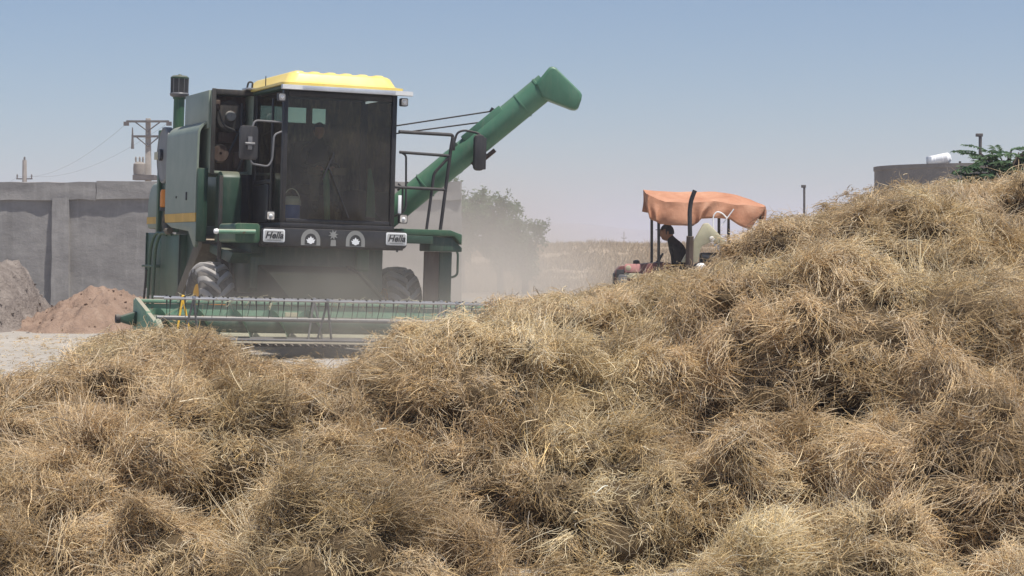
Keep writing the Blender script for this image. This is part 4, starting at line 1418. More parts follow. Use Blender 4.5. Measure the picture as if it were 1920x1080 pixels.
# reel: four tine bars on A-shaped spider arms
RY, RZ, RW, RH = -1.98, 0.44, 0.30, 0.255
part(MB().tube([(HX0 + .1, RY, RZ), (HX1 - .1, RY, RZ)], 0.03, 10), 'reel_shaft', 'tube', hd)
bars = [(RY - RW, RZ + RH), (RY + RW, RZ + RH), (RY - RW, RZ - RH), (RY + RW, RZ - RH)]
tine = None
for bi, (by, bz) in enumerate(bars):
    part(MB().tube([(HX0 + .12, by, bz), (HX1 - .12, by, bz)], 0.019, 8), 'tine_bar', 'steel' if bi < 2 else 'tube', hd)
    if bi > 1:
        continue
    for k in range(31):
        x = HX0 + 0.2 + 0.185 * k + (0.09 if bi else 0)
        if x > HX1 - .15:
            break
        if tine is None:
            t = MB().tube([(0, 0, 0.03), (0, -.004, -.02), (0, 0.015, -.12), (0, 0.06, -.23)], [0.017, 0.012, 0.005, 0.004], 5)
            o = part(t, 'tine', 'ink', hd)
            tine = o.data
        else:
            o = link('tine', tine, None, hd)
        o.location = (x, by, bz)
        o.rotation_euler = (random.uniform(-.12, .12), random.uniform(-.13, .13), 0)
for si, x in enumerate((-2.62, -0.86, 0.92, 2.68)):
    for bi, (by, bz) in enumerate(bars[:2]):
        m_ = 'yellow_dull' if (si == 0 and bi == 1) else 'tube'
        for s_ in (-1, 1):
            part(MB().tube([(x, by, bz), (x + s_ * 0.10, by + (0.10 if bi == 0 else -0.10), RZ - RH - .02)], 0.0145, 6), 'spider_arm', m_, hd)
        mt = Matrix.Translation((x, by, bz - .005))
        part(MB().lathe([(0.005, 0.042), (0.022, 0.035), (0.03, 0.015), (0.028, 0), (0.005, -.01)], 12, mt), 'bar_clamp', 'steel' if m_ == 'tube' else 'yellow_dull', hd)
sw_ = MB()                                       # straw caught in the reel and on the pan
rs = random.Random(3)
for k in range(150):
    x = rs.choice((-2.5, -2.1, -1.6, -0.7, -0.2, 0.5, 1.1, 1.6, 2.1)) + rs.gauss(0, .12)
    b0 = Vector((x, rs.choice((bars[0][0], bars[1][0], -1.3)), rs.choice((bars[0][1] + .01, bars[0][1] - .02, 0.66))))
    d0 = Vector((rs.gauss(0, 1), rs.gauss(0, .6), rs.gauss(-.4, .5))).normalized() * rs.uniform(.06, .2)
    sw_.tube([b0 - d0 * .3, b0 + d0 * .3 + Vector((0, 0, .01)), b0 + d0], 0.0035, 3)
part(sw_, 'caught_straw', 'beige', hd)['kind'] = 'stuff'
part(MB().box(-1.15, -0.98, -1.335, -1.305, 0.30, 0.52), 'warning_plate', 'beige', hd, bev=0.006)
part(MB().prism([(-1.3, 0.60), (-1.3, 0.68), (-2.0, 0.52), (-2.0, 0.44)], 'x', HX0 - .04, HX0 + .02), 'reel_arm', 'green_header', hd, bev=0.008)
part(MB().box(-2.1, -1.9, -1.10, -0.95, 0.46, 0.66), 'side_lamp', 'orange', hd, bev=0.015)

# ---- cab fittings and the operator
st = part(MB().prism(rounded(-0.42, 0.16, 2.16, 2.30, 0.05), 'y', 0.55, 1.10), 'operator_seat', 'seat', bev=0.02)
part(MB().prism(rounded(-0.40, 0.14, 2.30, 2.95, 0.08), 'y', 1.10, 1.22), 'seat_back', 'seat', st, bev=0.02)
part(MB().box(-0.28, 0.02, 0.70, 1.05, 1.745, 2.155), 'seat_box', 'seat', st)
sc_ = part(MB().tube([(-0.13, 0.22, 1.745), (-0.13, 0.34, 2.50)], 0.045, 10), 'steering_column', 'green_header')
wt = Matrix.Translation((-0.13, 0.36, 2.53)) @ Matrix.Rotation(R(-28), 4, 'X')
ringp = [wt @ Vector((0.19 * math.cos(R(15 * k)), 0.19 * math.sin(R(15 * k)), 0)) for k in range(25)]
part(MB().tube(ringp, 0.014, 6, False).tube([wt @ Vector((-.19, 0, 0)), wt @ Vector((.19, 0, 0))], 0.012, 6), 'steering_wheel', 'ink', sc_)
part(MB().box(-0.40, -0.22, 0.30, 0.36, 2.44, 2.54).box(-0.04, 0.16, 0.30, 0.36, 2.44, 2.54), 'control_panel', 'chute', bev=0.008)
part(MB().box(0.40, 0.66, 0.45, 1.2, 1.745, 2.25), 'side_console', 'seat', bev=0.02)
part(MB().prism([(0.50, 1.86), (0.64, 1.86), (0.62, 2.30), (0.56, 2.56), (0.52, 2.56)], 'y', 0.40, 0.43), 'side_screen', 'green_header', bev=0.005)


def to_world(p):
    m = Matrix.Translation(CMB.location) @ CMB.rotation_euler.to_matrix().to_4x4()
    return m @ Vector(p)


seated_person('person', to_world((-0.13, 0.86, 2.30)), (0, R(1.7), R(22)), 'operator in dark shirt and grey trousers seated inside the combine cab', M['cloth_dark'], M['cloth_grey'], lean=0.12, yaw=0.1)
J = to_world((-0.66, 0.22, 1.742))
jug = empty('water_jug', J, (0, R(1.7), R(22)))
tag(jug, 'blue water jug with white top and wire handle inside the cab', 'jug')
MB().lathe([(0.01, 0), (0.115, 0), (0.125, 0.02), (0.125, 0.24), (0.122, 0.25), (0.01, 0.25)], 24).build('body', M['blue'], jug)
MB().lathe([(0.125, 0.25), (0.128, 0.26), (0.122, 0.34), (0.09, 0.37), (0.01, 0.375)], 24).build('lid', M['white'], jug)
MB().tube([(0.13 * math.cos(R(12 * k)), 0, 0.24 + 0.24 * math.sin(R(12 * k))) for k in range(16)], 0.008, 6).build('handle', M['white'], jug)

# ------------------------------------------------------------------ tractor with orange tarp canopy, behind the heap
TRK = empty('tractor', (2.71, 35.0, 0))
tag(TRK, 'old dark red tractor under an orange tarp canopy behind the straw', 'tractor')


def tp(px, py, dy=0.0):
    """position in the tractor's frame of what is seen at this pixel, dy metres behind its middle"""
    return at(px, py, 35.0 + dy) - Vector((2.71, 35.0, 0))


def tpart(mb, name, mat, parent=None, **k):
    return mb.build(name, M[mat], parent or TRK, **k)


def tarp():
    """cloth hung over a frame: sloping roof, drooping valance all round, wrinkled"""
    back = [(1207, 358), (1260, 357), (1320, 359), (1380, 365), (1410, 374), (1434, 384)]
    front = [(1212, 361), (1247, 376), (1300, 379), (1340, 378), (1390, 384), (1436, 388)]
    hem = [(1216, 410), (1238, 424), (1296, 421), (1318, 410), (1368, 413), (1404, 432)]
    def resample(L, n, dy):
        L = [(p[0], p[1]) for p in L]
        out = []
        for i in range(n + 1):
            t = i / n * (len(L) - 1)
            k = min(int(t), len(L) - 2)
            f = t - k
            out.append(tp(L[k][0] * (1 - f) + L[k + 1][0] * f, L[k][1] * (1 - f) + L[k + 1][1] * f, dy))
        return out
    n = 60
    rows = []
    B, F, H = resample(back, n, 0.62), resample(front, n, -0.58), resample(hem, n, -0.62)
    HB = [p + Vector((0, 0.03, -0.34 - 0.06 * math.sin(i * .21))) for i, p in enumerate(B)]
    for i in range(6):
        rows.append([a.lerp(b, i / 6) for a, b in zip(HB, B)])
    for i in range(12):
        sag = 0.05 * math.sin(math.pi * i / 12)
        rows.append([a.lerp(b, i / 12) - Vector((0, 0, sag)) for a, b in zip(B, F)])
    for i in range(11):
        rows.append([a.lerp(b, i / 10) for a, b in zip(F, H)])
    vs = []
    for j, r_ in enumerate(rows):
        for i, p in enumerate(r_):
            drop = max(0, (j - 18) / 10)
            w = noise.noise_vector(Vector((p.x * 3.1, p.y * 3, p.z * 3.1))) * 0.05
            fold = 0.05 * drop * math.sin(i * 0.55 + 1.2 * math.sin(i * .17))
            vs.append(p + w + Vector((0, fold - 0.05 * drop * (1 - drop), 0)))
    m = n + 1
    fs = [(j * m + i, j * m + i + 1, (j + 1) * m + i + 1, (j + 1) * m + i) for j in range(len(rows) - 1) for i in range(n)]
    # side valances
    for edge in (0, n):
        col = [j * m + edge for j in range(6, 19)]
        prev = col
        for k in range(1, 7):
            new = []
            for q, c in enumerate(col):
                s = 1 if edge else -1
                v = vs[c]
                t = k / 6
                low = (0.40 if edge == 0 else 0.20 + .16 * q / 12)
                vs.append(v + Vector((s * (0.02 * math.sin(q) - 0.10 * t * (1 if edge == 0 else .2)), 0.02 * math.sin(q * 1.3) * t, -low * t)))
                new.append(len(vs) - 1)
            for q in range(len(col) - 1):
                fs.append((prev[q], prev[q + 1], new[q + 1], new[q]))
            prev = new
    o = tpart(MB().add(vs, fs), 'canopy', 'tarp', ang=28)
    s = o.modifiers.new('thick', 'SOLIDIFY')
    s.thickness = 0.006
    return o


cn = tarp()
for px, dy, pt in ((1235, -0.5, 385), (1348, -0.5, 385), (1222, 0.55, 372), (1425, 0.55, 385)):
    p = tp(px, pt, dy)
    tpart(MB().tube([(p.x, p.y, 0.9 if px < 1300 else 1.0), (p.x, p.y, p.z)], 0.024, 8), 'canopy_post', 'black')
a, b = tp(1376, 392, -0.78), tp(1352, 424, -0.78)
tpart(MB().tube([a, b], 0.010, 6), 'tie_rope', 'white')
c = [tp(1338, 445, -.80), tp(1337, 405, -.80), tp(1344, 396, -.80), tp(1355, 400, -.80), tp(1362, 408, -.80)]
tpart(MB().tube(arc(c, .1), 0.011, 6), 'hose_loop', 'white')
p = tp(1366, 408, -0.4)
tpart(MB().tube([(p.x, p.y, p.z), (p.x, p.y, p.z - 0.42)], [0.02, 0.028], 8), 'hanging_strap', 'ink')
# bonnet running to the left
h0, h1 = tp(1152, 498, -0.2), tp(1240, 493, -0.2)
bn = tpart(MB().prism([(h0.x, 0.62), (h0.x - .0, h0.z - .10), (h0.x + .08, h0.z), (h1.x, h1.z + .02), (h1.x + .15, h1.z), (h1.x + .15, 0.62)], 'y', -0.46, 0.06), 'bonnet', 'red', bev=0.03)
tpart(MB().box(h0.x - 0.02, h0.x + .02, -0.42, 0.02, 0.68, h0.z - .12), 'grille', 'ink', bn, bev=0.006)
tpart(MB().box(h0.x + .02, h0.x + .14, -0.49, -0.462, 0.62, h0.z - .06), 'grille_side', 'ink', bn, bev=0.006)
q0 = tp(1178, 500, -.45)
tpart(MB().prism(rounded(q0.x - .06, q0.x + .20, q0.z - .09, q0.z + .045, .03), 'y', -0.478, -0.462), 'side_panel', 'pink', bn, bev=0.004)
tpart(MB().lathe([(0.005, .02), (0.04, .015), (0.045, 0)], 14, Matrix.Translation((q0.x, -0.48, q0.z - .02)) @ Matrix.Rotation(R(90), 4, 'X')), 'round_badge', 'beige', bn)
tpart(MB().prism(rounded(q0.x - .06, q0.x + .22, q0.z - .19, q0.z - .105, .02), 'y', -0.478, -0.462), 'side_trim', 'beige', bn, bev=0.004)
q = tp(1193, 492, -.2)
tpart(MB().lathe([(0.01, .07), (0.05, .06), (0.06, 0.0), (0.06, -.04)], 14, Matrix.Translation((q.x, q.y, q.z - .03))), 'filler_cap', 'ink', bn)
tpart(MB().tube([(h0.x + .25, -.2, .62), (h0.x + .25, -.2, .45)], .1, 8).box(h0.x + .1, h1.x + 1.2, -.38, -.02, .38, .64), 'chassis', 'ink')
for sx, yy in ((h0.x + .28, -0.62), (h0.x + .28, 0.30)):
    mt = Matrix.Translation((sx, yy, 0.36)) @ Matrix.Rotation(R(90), 4, 'X')
    w_ = tpart(MB().lathe([(.16, -.08), (.22, -.1), (.33, -.09), (.36, -.04), (.36, .04), (.33, .09), (.22, .1), (.16, .08)], 28, mt), 'front_wheel', 'tyre')
    tpart(MB().lathe([(.01, .03), (.1, .04), (.16, .08)], 20, mt), 'rim', 'beige', w_)
for yy in (-0.78, 0.50):
    mt = Matrix.Translation((0.68, yy, 0.62)) @ Matrix.Rotation(R(90), 4, 'X')
    w_ = tpart(MB().lathe([(.28, -.14), (.38, -.17), (.56, -.16), (.62, -.08), (.62, .08), (.56, .16), (.38, .17), (.28, .14)], 36, mt), 'rear_wheel', 'tyre')
    tpart(MB().lathe([(.01, .05), (.16, .06), (.28, .13)], 24, mt), 'rim', 'beige', w_)
q = tp(1163, 522, -.6)
tpart(MB().prism([(q.x - .12, q.z - .3), (q.x - .02, q.z + .06), (q.x + .10, q.z + .06), (q.x + .12, q.z - .3)], 'y', -0.72, -0.50), 'front_mudguard', 'tube', bev=0.015)
# angular fender of the rear wheel
f = [tp(x_, y_, -.8) for x_, y_ in ((1276, 492), (1318, 419), (1326, 418), (1376, 470), (1368, 474), (1335, 452), (1314, 462), (1306, 492))]
fd = tpart(MB().prism([(p.x, p.z) for p in f], 'y', -0.98, -0.80), 'fender', 'beige', bev=0.02)
tpart(MB().prism([(p.x, p.z) for p in [tp(x_, y_, -.8) for x_, y_ in ((1320, 424), (1328, 424), (1378, 468), (1374, 474))]], 'y', -0.795, -0.46), 'fender_top', 'beige', fd, bev=0.01)
q = tp(1334, 448, -.95)
tpart(MB().lathe([(.005, .05), (.03, .045), (.045, .01), (.03, -.03)], 12, Matrix.Translation((q.x, -1.0, q.z)) @ Matrix.Rotation(R(90), 4, 'X')), 'fender_lamp', 'lens', fd)
f = [tp(x_, y_, -.9) for x_, y_ in ((1335, 455), (1360, 462), (1368, 472), (1345, 470))]
tpart(MB().prism([(p.x, p.z) for p in f], 'y', -0.96, -0.90), 'tool_box', 'aluminium', fd, bev=0.01)
q = tp(1314, 500, -1.0)
tpart(MB().lathe([(.005, .07), (.05, .06), (.085, .02), (.09, -.03), (.06, -.08), (.005, -.09)], 18, Matrix.Translation((q.x, -1.02, q.z - .01))), 'float_bowl', 'white')
# exhaust stack with its turned tip
e = [tp(1294, 450, -1.05), tp(1293, 395, -1.05), tp(1296, 375, -1.05), tp(1301, 362, -1.05), tp(1303, 357, -1.05)]
tpart(MB().tube(arc(e, .1), [0.036] * len(arc(e, .1)), 12), 'exhaust_stack', 'ink')
p = tp(1294, 450, -1.05)
tpart(MB().tube([(p.x, p.y, p.z + .06), (p.x - .02, p.y + .1, 0.7)], [0.06, 0.07], 10), 'silencer', 'rust')
q = tp(1338, 476, -.6)
tpart(MB().box(q.x - .22, q.x + .25, -.72, -.45, 0.7, q.z + .02), 'gear_housing', 'ink', bev=0.03)
tpart(MB().tube([(q.x - .2, -.74, q.z - .02), (q.x + .3, -.76, q.z - .16)], 0.05, 10), 'hydraulic_ram', 'tube')
p = tp(1270, 493, -.2)
tpart(MB().box(p.x - .2, p.x + .28, -.5, .1, .66, .78).prism([(p.x + .22, .78), (p.x + .30, .78), (p.x + .36, 1.16), (p.x + .30, 1.16)], 'y', -.48, .08), 'driver_seat', 'seat', bev=0.02)
wt = Matrix.Translation((p.x - .34, -.2, 1.16)) @ Matrix.Rotation(R(-58), 4, 'Y')
tpart(MB().tube([wt @ Vector((0.19 * math.cos(R(15 * k)), 0.19 * math.sin(R(15 * k)), 0)) for k in range(25)], 0.013, 6, False).tube([wt @ Vector((0, 0, 0)), wt @ Vector((0, 0, -.4))], .02, 6), 'steering_wheel', 'ink')
tpart(MB().box(p.x - .48, p.x - .30, -.36, -.04, .66, 1.06), 'dashboard', 'ink', bev=0.02)
seated_person('person', (2.71 + p.x + .20, 34.80, 0.86), (0, 0, R(-88)), 'tractor driver in dark clothes and peaked cap under the orange canopy', M['cloth_dark'], M['cloth_dark'], lean=0.40, yaw=0.0, cap=True)
bpy.data.objects['person.001'].scale = (1.12, 1.12, 1.12)

# ------------------------------------------------------------------ the straw heap
CREST = [(-300, 700, 13.6), (0, 716, 14), (60, 710, 14.1), (110, 688, 14.2), (200, 632, 14.6), (300, 615, 15), (400, 622, 15), (440, 662, 15), (480, 684, 15), (560, 692, 15), (640, 698, 15), (695, 686, 15),
         (740, 622, 15.4), (800, 610, 15.8), (860, 616, 15.9), (905, 612, 16), (945, 562, 16), (1000, 557, 16), (1090, 556, 16.4), (1140, 541, 16.8), (1180, 530, 17), (1214, 520, 17), (1230, 508, 17),
         (1300, 516, 17), (1330, 504, 17.2), (1360, 482, 17.4), (1390, 466, 17.8), (1405, 434, 18), (1430, 421, 18), (1500, 402, 18), (1580, 400, 18.2), (1640, 362, 18.6), (1700, 347, 19), (1800, 350, 19),
         (1860, 345, 19.2), (1920, 320, 19.5), (2050, 300, 20), (2400, 290, 21)]
_cp = np.array([c[0] for c in CREST], float)
_cy = np.array([c[1] for c in CREST], float)
_cd = np.array([c[2] for c in CREST], float)
PITS = []      # hollows between forkfuls, read off the photo: (px, py, half width m, depth m)
for px, py, w, dp in ((355, 745, .26, .32), (590, 860, .34, .36), (1045, 925, .22, .42), (1190, 960, .2, .25), (1120, 675, .25, .26), (1545, 920, .30, .42),
                      (1640, 705, .34, .28), (1420, 650, .14, .22), (480, 1040, .34, .26), (905, 690, .17, .2), (640, 730, .25, .2), (1700, 640, .18, .2),
                      (1905, 480, .3, .25), (1800, 700, .3, .18), (130, 800, .3, .2), (930, 1010, .2, .28), (1350, 860, .4, .28), (260, 930, .3, .2), (1480, 600, .3, .15)):
    PITS.append((px, py, w, dp))


def vnoise(x, y, s, seed):
    """smooth value noise on arrays"""
    r = np.random.default_rng(seed)
    g = r.random((128, 128))
    u, v = x * s + 37.3, y * s + 11.7
    i, j = np.floor(u).astype(int), np.floor(v).astype(int)
    a, b = u - i, v - j
    a, b = a * a * (3 - 2 * a), b * b * (3 - 2 * b)
    G = lambda p, q: g[p % 128, q % 128]
    return (G(i, j) * (1 - a) * (1 - b) + G(i + 1, j) * a * (1 - b) + G(i, j + 1) * (1 - a) * b + G(i + 1, j + 1) * a * b) - 0.5


def macro(x, y, pits=True):
    x, y = np.asarray(x, float), np.asarray(y, float)
    px = 960 + FPX * x / np.maximum(y, 1)
    cd = np.interp(px, _cp, _cd)
    cz = EYE - (np.interp(px, _cp, _cy) - 455) / FPX * cd
    foot = 9.40 + 0.25 * vnoise(x, y * 0, 0.9, 5) + 0.42 * np.exp(-((px - 965) / 70) ** 2) + 0.25 * np.exp(-((px - 400) / 70) ** 2) - 0.3 * np.clip((px - 1100) / 500, 0, 1.5)
    t = np.clip((y - foot) / (cd - foot), 0, 1)
    z = cz * (0.07 * np.clip(t * 8, 0, 1) + 0.93 * t ** 0.95) - 0.14 - 0.03 * t
    back = np.clip((y - cd) / (cz * 1.6 + 0.5), 0, 1)
    z = np.where(y > cd, cz * (1 - back * back * (3 - 2 * back)) - 0.16, z)
    z = np.where(y < foot, -0.14 - 0.3 * (foot - y), z)
    amp = np.clip(t * (1 - t) * 4, 0, 1)
    z = z + amp * (0.40 * vnoise(x, y, 0.8, 1) + 0.5 * np.abs(vnoise(x, y, 1.3, 2)) - .12 + 0.34 * np.abs(vnoise(x, y * .8, 3.1, 14)) - .08)
    if pits:
        for qx, qy, w, dp in PIT_W:
            gx = np.exp(-((x - qx) / (w * 1.15)) ** 2)
            z = z + dp * (gx * np.exp(-((y - qy - 0.46) / 0.38) ** 2) - 1.25 * np.exp(-((x - qx) / w) ** 2) * np.exp(-((y - qy + 0.04) / 0.17) ** 2))
    lim = EYE - (np.interp(px, _cp, _cy) - 455 + 24) / FPX * y
    return np.minimum(z, lim)


PIT_W = []


def surf_hit(px, py):
    """where the sight line meets the heap"""
    ys = np.linspace(9, 22, 1300)
    X = (px - 960) / FPX * ys
    Z = EYE - (py - 455) / FPX * ys
    k = np.argmax(macro(X, ys, False) > Z)
    return X[k], ys[k]


for px, py, w, dp in PITS:
    qx, qy = surf_hit(px, py)
    PIT_W.append((qx, qy, w * 1.1, 0.24 + dp * .65))
_r = random.Random(12)
for _ in range(230):            # smaller undercuts all over the slope
    px = _r.uniform(-40, 1960)
    top = float(np.interp(px, _cp, _cy))
    qx, qy = surf_hit(px, top + 45 + (1050 - top) * _r.random())
    if all(abs(qx - q[0]) > .24 or abs(qy - q[1]) > .33 for q in PIT_W):
        PIT_W.append((qx, qy, _r.uniform(.10, .26), _r.uniform(.15, .30)))


# the heap's height sampled once on a grid; lookups interpolate it
GS = 0.04
_gx = np.arange(-8.0, 9.0, GS)
_gy = np.arange(8.4, 26.0, GS)
_GZ = macro(*np.meshgrid(_gx, _gy))


def ground_z(x, y):
    x, y = np.asarray(x, float), np.asarray(y, float)
    u = np.clip((x + 8.0) / GS, 0, len(_gx) - 1.001)
    v = np.clip((y - 8.4) / GS, 0, len(_gy) - 1.001)
    i, j = u.astype(int), v.astype(int)
    a, b = u - i, v - j
    return (_GZ[j, i] * (1 - a) + _GZ[j, i + 1] * a) * (1 - b) + (_GZ[j + 1, i] * (1 - a) + _GZ[j + 1, i + 1] * a) * b


def make_hay(n_blob=900, lock_density=1300.0, n_tuft=4600):
    rng = np.random.default_rng(3)
    PA = np.array(PIT_W)
    # ---- forkfuls: ellipsoids lying over one another on the heap
    C, A, RAD, AX, TONE = [], [], [], [], []
    while len(C) < n_blob:
        y = 9.3 * (21.5 / 9.3) ** rng.random()
        half = 0.24 * y + 0.7
        x = rng.uniform(-half - .2, half + .3)
        px = 960 + FPX * x / y
        cd = np.interp(px, _cp, _cd)
        if y > cd + 1.3:
            continue
        z = float(ground_z(x, y))
        if z < -0.12:
            continue
        r = float(np.clip(rng.lognormal(math.log(0.225), 0.42), 0.08, 0.38))
        near_crest = abs(y - cd) < 0.8
        if near_crest:
            r = min(r, 0.2)
        if y - 9.7 < 0.8:
            r = min(r, 0.22)
        # keep the pits open
        if any(abs(x - q[0]) < q[2] * 1.1 and -0.30 < y - q[1] < 0.10 for q in PIT_W):
            if rng.random() < .7:
                continue
            r = min(r, 0.09)
        off = rng.uniform(-0.45, 0.55) * r
        if near_crest:
            off = -0.45 * r
        top = r * 0.98
        lim = EYE - (np.interp(np.linspace(px - FPX * r / y, px + FPX * r / y, 5), _cp, _cy).max() - 455 + rng.uniform(6, 20)) / FPX * y
        off = min(off, lim - top - z)
        C.append((x, y, z + off))
        yaw = rng.uniform(0, math.pi)
        a = np.array([math.cos(yaw), math.sin(yaw), rng.normal(0, .35)])
        a /= np.linalg.norm(a)
        b = np.cross([0, 0, 1.0], a)
        b /= np.linalg.norm(b)
        c = np.cross(a, b)
        A.append(np.stack([a, b, c]))
        RAD.append((r * rng.uniform(1.05, 1.7), r * rng.uniform(.8, 1.1), r * rng.uniform(.6, .9)))
        ax = rng.normal(size=3) * np.array([1, 1, .6]) + np.array([0, -.35, -.25])
        AX.append(ax / np.linalg.norm(ax))
        TONE.append(rng.normal(0, 1))
    for qx, qy, w, dp in PIT_W:           # forkfuls hanging over each undercut
        for k in range(int(3 + w * 9)):
            x = qx + rng.uniform(-1.15, 1.15) * w
            y = qy + rng.uniform(.06, .24)
            r = rng.uniform(.10, .17) + .18 * dp
            z = float(ground_z(x, y + .34)) - 0.30 * r + rng.uniform(-.06, .02)
            px = 960 + FPX * x / y
            lim = EYE - (np.interp(px, _cp, _cy) - 455 + 10) / FPX * y
            C.append((x, y, min(z, lim - r * 1.05)))
            yaw = rng.uniform(-.5, .5)
            A.append(np.array([[math.cos(yaw), math.sin(yaw), 0], [-math.sin(yaw), math.cos(yaw), 0], [0, 0, 1.0]]))
            RAD.append((r * 1.35, r * 1.1, r * .75))
            ax = np.array([rng.normal(0, .6), -.8, -.45])
            AX.append(ax / np.linalg.norm(ax))
            TONE.append(rng.normal(0, 1))
    # second layer: loose tufts tossed on top, each lying its own way
    Cb, Rb = np.array(C), np.array(RAD)
    nbig = len(C)
    grid = {}
    tries = 0
    while len(C) < nbig + n_tuft and tries < 45000:
        tries += 1
        y = 9.35 * (20.5 / 9.35) ** rng.random()
        x = rng.uniform(-1, 1.02) * (0.24 * y + 0.6)
        px = 960 + FPX * x / y
        cd = np.interp(px, _cp, _cd)
        z = float(ground_z(x, y))
        if y > cd + .5 or z < -0.12:
            continue
        r = float(np.clip(rng.lognormal(math.log(0.100), 0.36), 0.05, 0.20))
        cell = (int(x / .16), int(y / .16))
        if any((x - q[0]) ** 2 + ((y - q[1]) * .8) ** 2 < (0.86 * (r + q[2])) ** 2 for i in (-2, -1, 0, 1, 2) for j in (-2, -1, 0, 1, 2) for q in grid.get((cell[0] + i, cell[1] + j), ())):
            continue
        if (( np.abs(x - PA[:, 0]) < PA[:, 2] * .9) & (y - PA[:, 1] > -.26) & (y - PA[:, 1] < .04)).any():
            continue
        grid.setdefault(cell, []).append((x, y, r))
        hr = Rb[:, :2].mean(1)
        d2 = ((Cb[:, 0] - x) ** 2 + (Cb[:, 1] - y) ** 2) / hr ** 2
        on = d2 < 0.9
        if on.any():
            z = max(z, float((Cb[on, 2] + Rb[on, 2] * np.sqrt(1 - d2[on])).max()))
        lim = EYE - (np.interp(px, _cp, _cy) - 455 + rng.uniform(12, 28)) / FPX * y
        z = min(z + rng.uniform(0.0, .85) * r, lim - r * .75)
        C.append((x, y, z))
        yaw = rng.uniform(0, math.pi)
        a = np.array([math.cos(yaw), math.sin(yaw), rng.normal(0, .3)])
        a /= np.linalg.norm(a)
        b = np.cross([0, 0, 1.0], a)
        b /= np.linalg.norm(b)
        A.append(np.stack([a, b, np.cross(a, b)]))
        RAD.append((r * rng.uniform(1.1, 2.1), r * rng.uniform(.7, 1.0), r * rng.uniform(.6, .95)))
        ax = rng.normal(size=3) * np.array([1, 1, .7]) + np.array([0, -.2, -.1])
        AX.append(ax / np.linalg.norm(ax))
        TONE.append(rng.normal(0, 1))
    C, A, RAD, AX, TONE = map(np.array, (C, A, RAD, AX, TONE))
    WF = rng.normal(size=(len(C), 4, 3)) * np.array([1.6, 2.2, 3.2, 4.5])[None, :, None]
    WP = rng.uniform(0, 6.28, (len(C), 4))

    def warp(d, i):
        return (1 + np.sin(d @ WF[i].T + WP[i]) @ np.array([0.17, 0.14, 0.10, 0.07]))[:, None]
    # ---- matted core: heap surface + lumpy bodies
    vs, fs = [], []
    nx, ny = 200, 150
    ys = np.linspace(9.0, 24, ny)
    us = np.linspace(-0.32, 0.34, nx)
    YY, UU = np.meshgrid(ys, us, indexing='ij')
    XX = UU * YY
    ZZ = ground_z(XX, YY) - 0.07
    vs = np.stack([XX, YY, ZZ], -1).reshape(-1, 3)
    idx = np.arange(nx * ny).reshape(ny, nx)
    fs = np.stack([idx[:-1, :-1], idx[:-1, 1:], idx[1:, 1:], idx[1:, :-1]], -1).reshape(-1, 4)
    bm = bmesh.new()
    bmesh.ops.create_icosphere(bm, subdivisions=2, radius=1)
    sv = np.array([v.co[:] for v in bm.verts])
    bm.verts.ensure_lookup_table()
    sf = np.array([[v.index for v in f.verts] for f in bm.faces])
    bm.free()
    allv, tri = [vs], []
    
    base = len(vs)
    for i in range(len(C)):
        p = (sv * warp(sv, i) * (RAD[i] * 0.84)) @ A[i] + C[i]
        allv.append(p)
        tri.append(sf + base)
        base += len(sv)
    allv = np.concatenate(allv)
    tri = np.concatenate(tri)
    me = bpy.data.meshes.new('straw_heap')
    nq, ntr = len(fs), len(tri)
    me.vertices.add(len(allv))
    me.vertices.foreach_set('co', allv.ravel().astype(np.float32))
    me.loops.add(nq * 4 + ntr * 3)
    me.loops.foreach_set('vertex_index', np.concatenate([fs.ravel(), tri.ravel()]).astype(np.int32))
    me.polygons.add(nq + ntr)
    me.polygons.foreach_set('loop_start', np.concatenate([np.arange(nq) * 4, nq * 4 + np.arange(ntr) * 3]).astype(np.int32))
    me.polygons.foreach_set('use_smooth', np.ones(nq + ntr, bool))
    me.update(calc_edges=True)
    me.validate()
    heap_o = link('straw_heap', me, M['straw_core'])
    tag(heap_o, 'huge tangled heap of dry straw filling the foreground', 'straw heap', None, 'stuff')
    # ---- locks of stalks on the bodies
    roots, norms, who = [], [], []
    dist = C[:, 1]
    for i in range(len(C)):
        area = 4 * math.pi * ((RAD[i][0] * RAD[i][1]) ** 1.6 / 3 + (RAD[i][0] * RAD[i][2]) ** 1.6 / 3 + (RAD[i][1] * RAD[i][2]) ** 1.6 / 3) ** (1 / 1.6)
        n = int(area * lock_density * (11.5 / dist[i]) ** 1.5 * (1.75 if i >= nbig else 0.55))
        d = rng.normal(size=(n, 3))
        d /= np.linalg.norm(d, axis=1)[:, None]
        p = (d * warp(d, i) * RAD[i]) @ A[i] + C[i]
        nn = (d / RAD[i]) @ A[i]
        nn /= np.linalg.norm(nn, axis=1)[:, None]
        keep = (p[:, 2] > ground_z(p[:, 0], p[:, 1]) - 0.16) & (nn[:, 1] < 0.55) & (p[:, 2] > -0.01)
        for q in [q for q in PIT_W if abs(q[0] - C[i][0]) < 1.2 and abs(q[1] - C[i][1]) < 1.2]:     # the undercuts stay hollow
            keep &= ~((np.abs(p[:, 0] - q[0]) < q[2] * .85) & (p[:, 1] - q[1] > -0.2) & (p[:, 1] - q[1] < 0.05) & (rng.random(n) < .55))
        # hidden inside a neighbour?
        nb = np.where((np.linalg.norm(C - C[i], axis=1) < RAD.max(1) + RAD[i].max()) & (np.arange(len(C)) != i))[0]
        for j in nb:
            q = ((p - C[j]) @ A[j].T) / RAD[j]
            keep &= (q * q).sum(1) > 0.72
        roots.append(p[keep])
        norms.append(nn[keep])
        who.append(np.full(keep.sum(), i))
    P, N, W = np.concatenate(roots), np.concatenate(norms), np.concatenate(who)
    # ---- a thin litter over the bare base and the foot
    nl = 16000
    ly = 9.0 * (20 / 9.0) ** rng.random(nl)
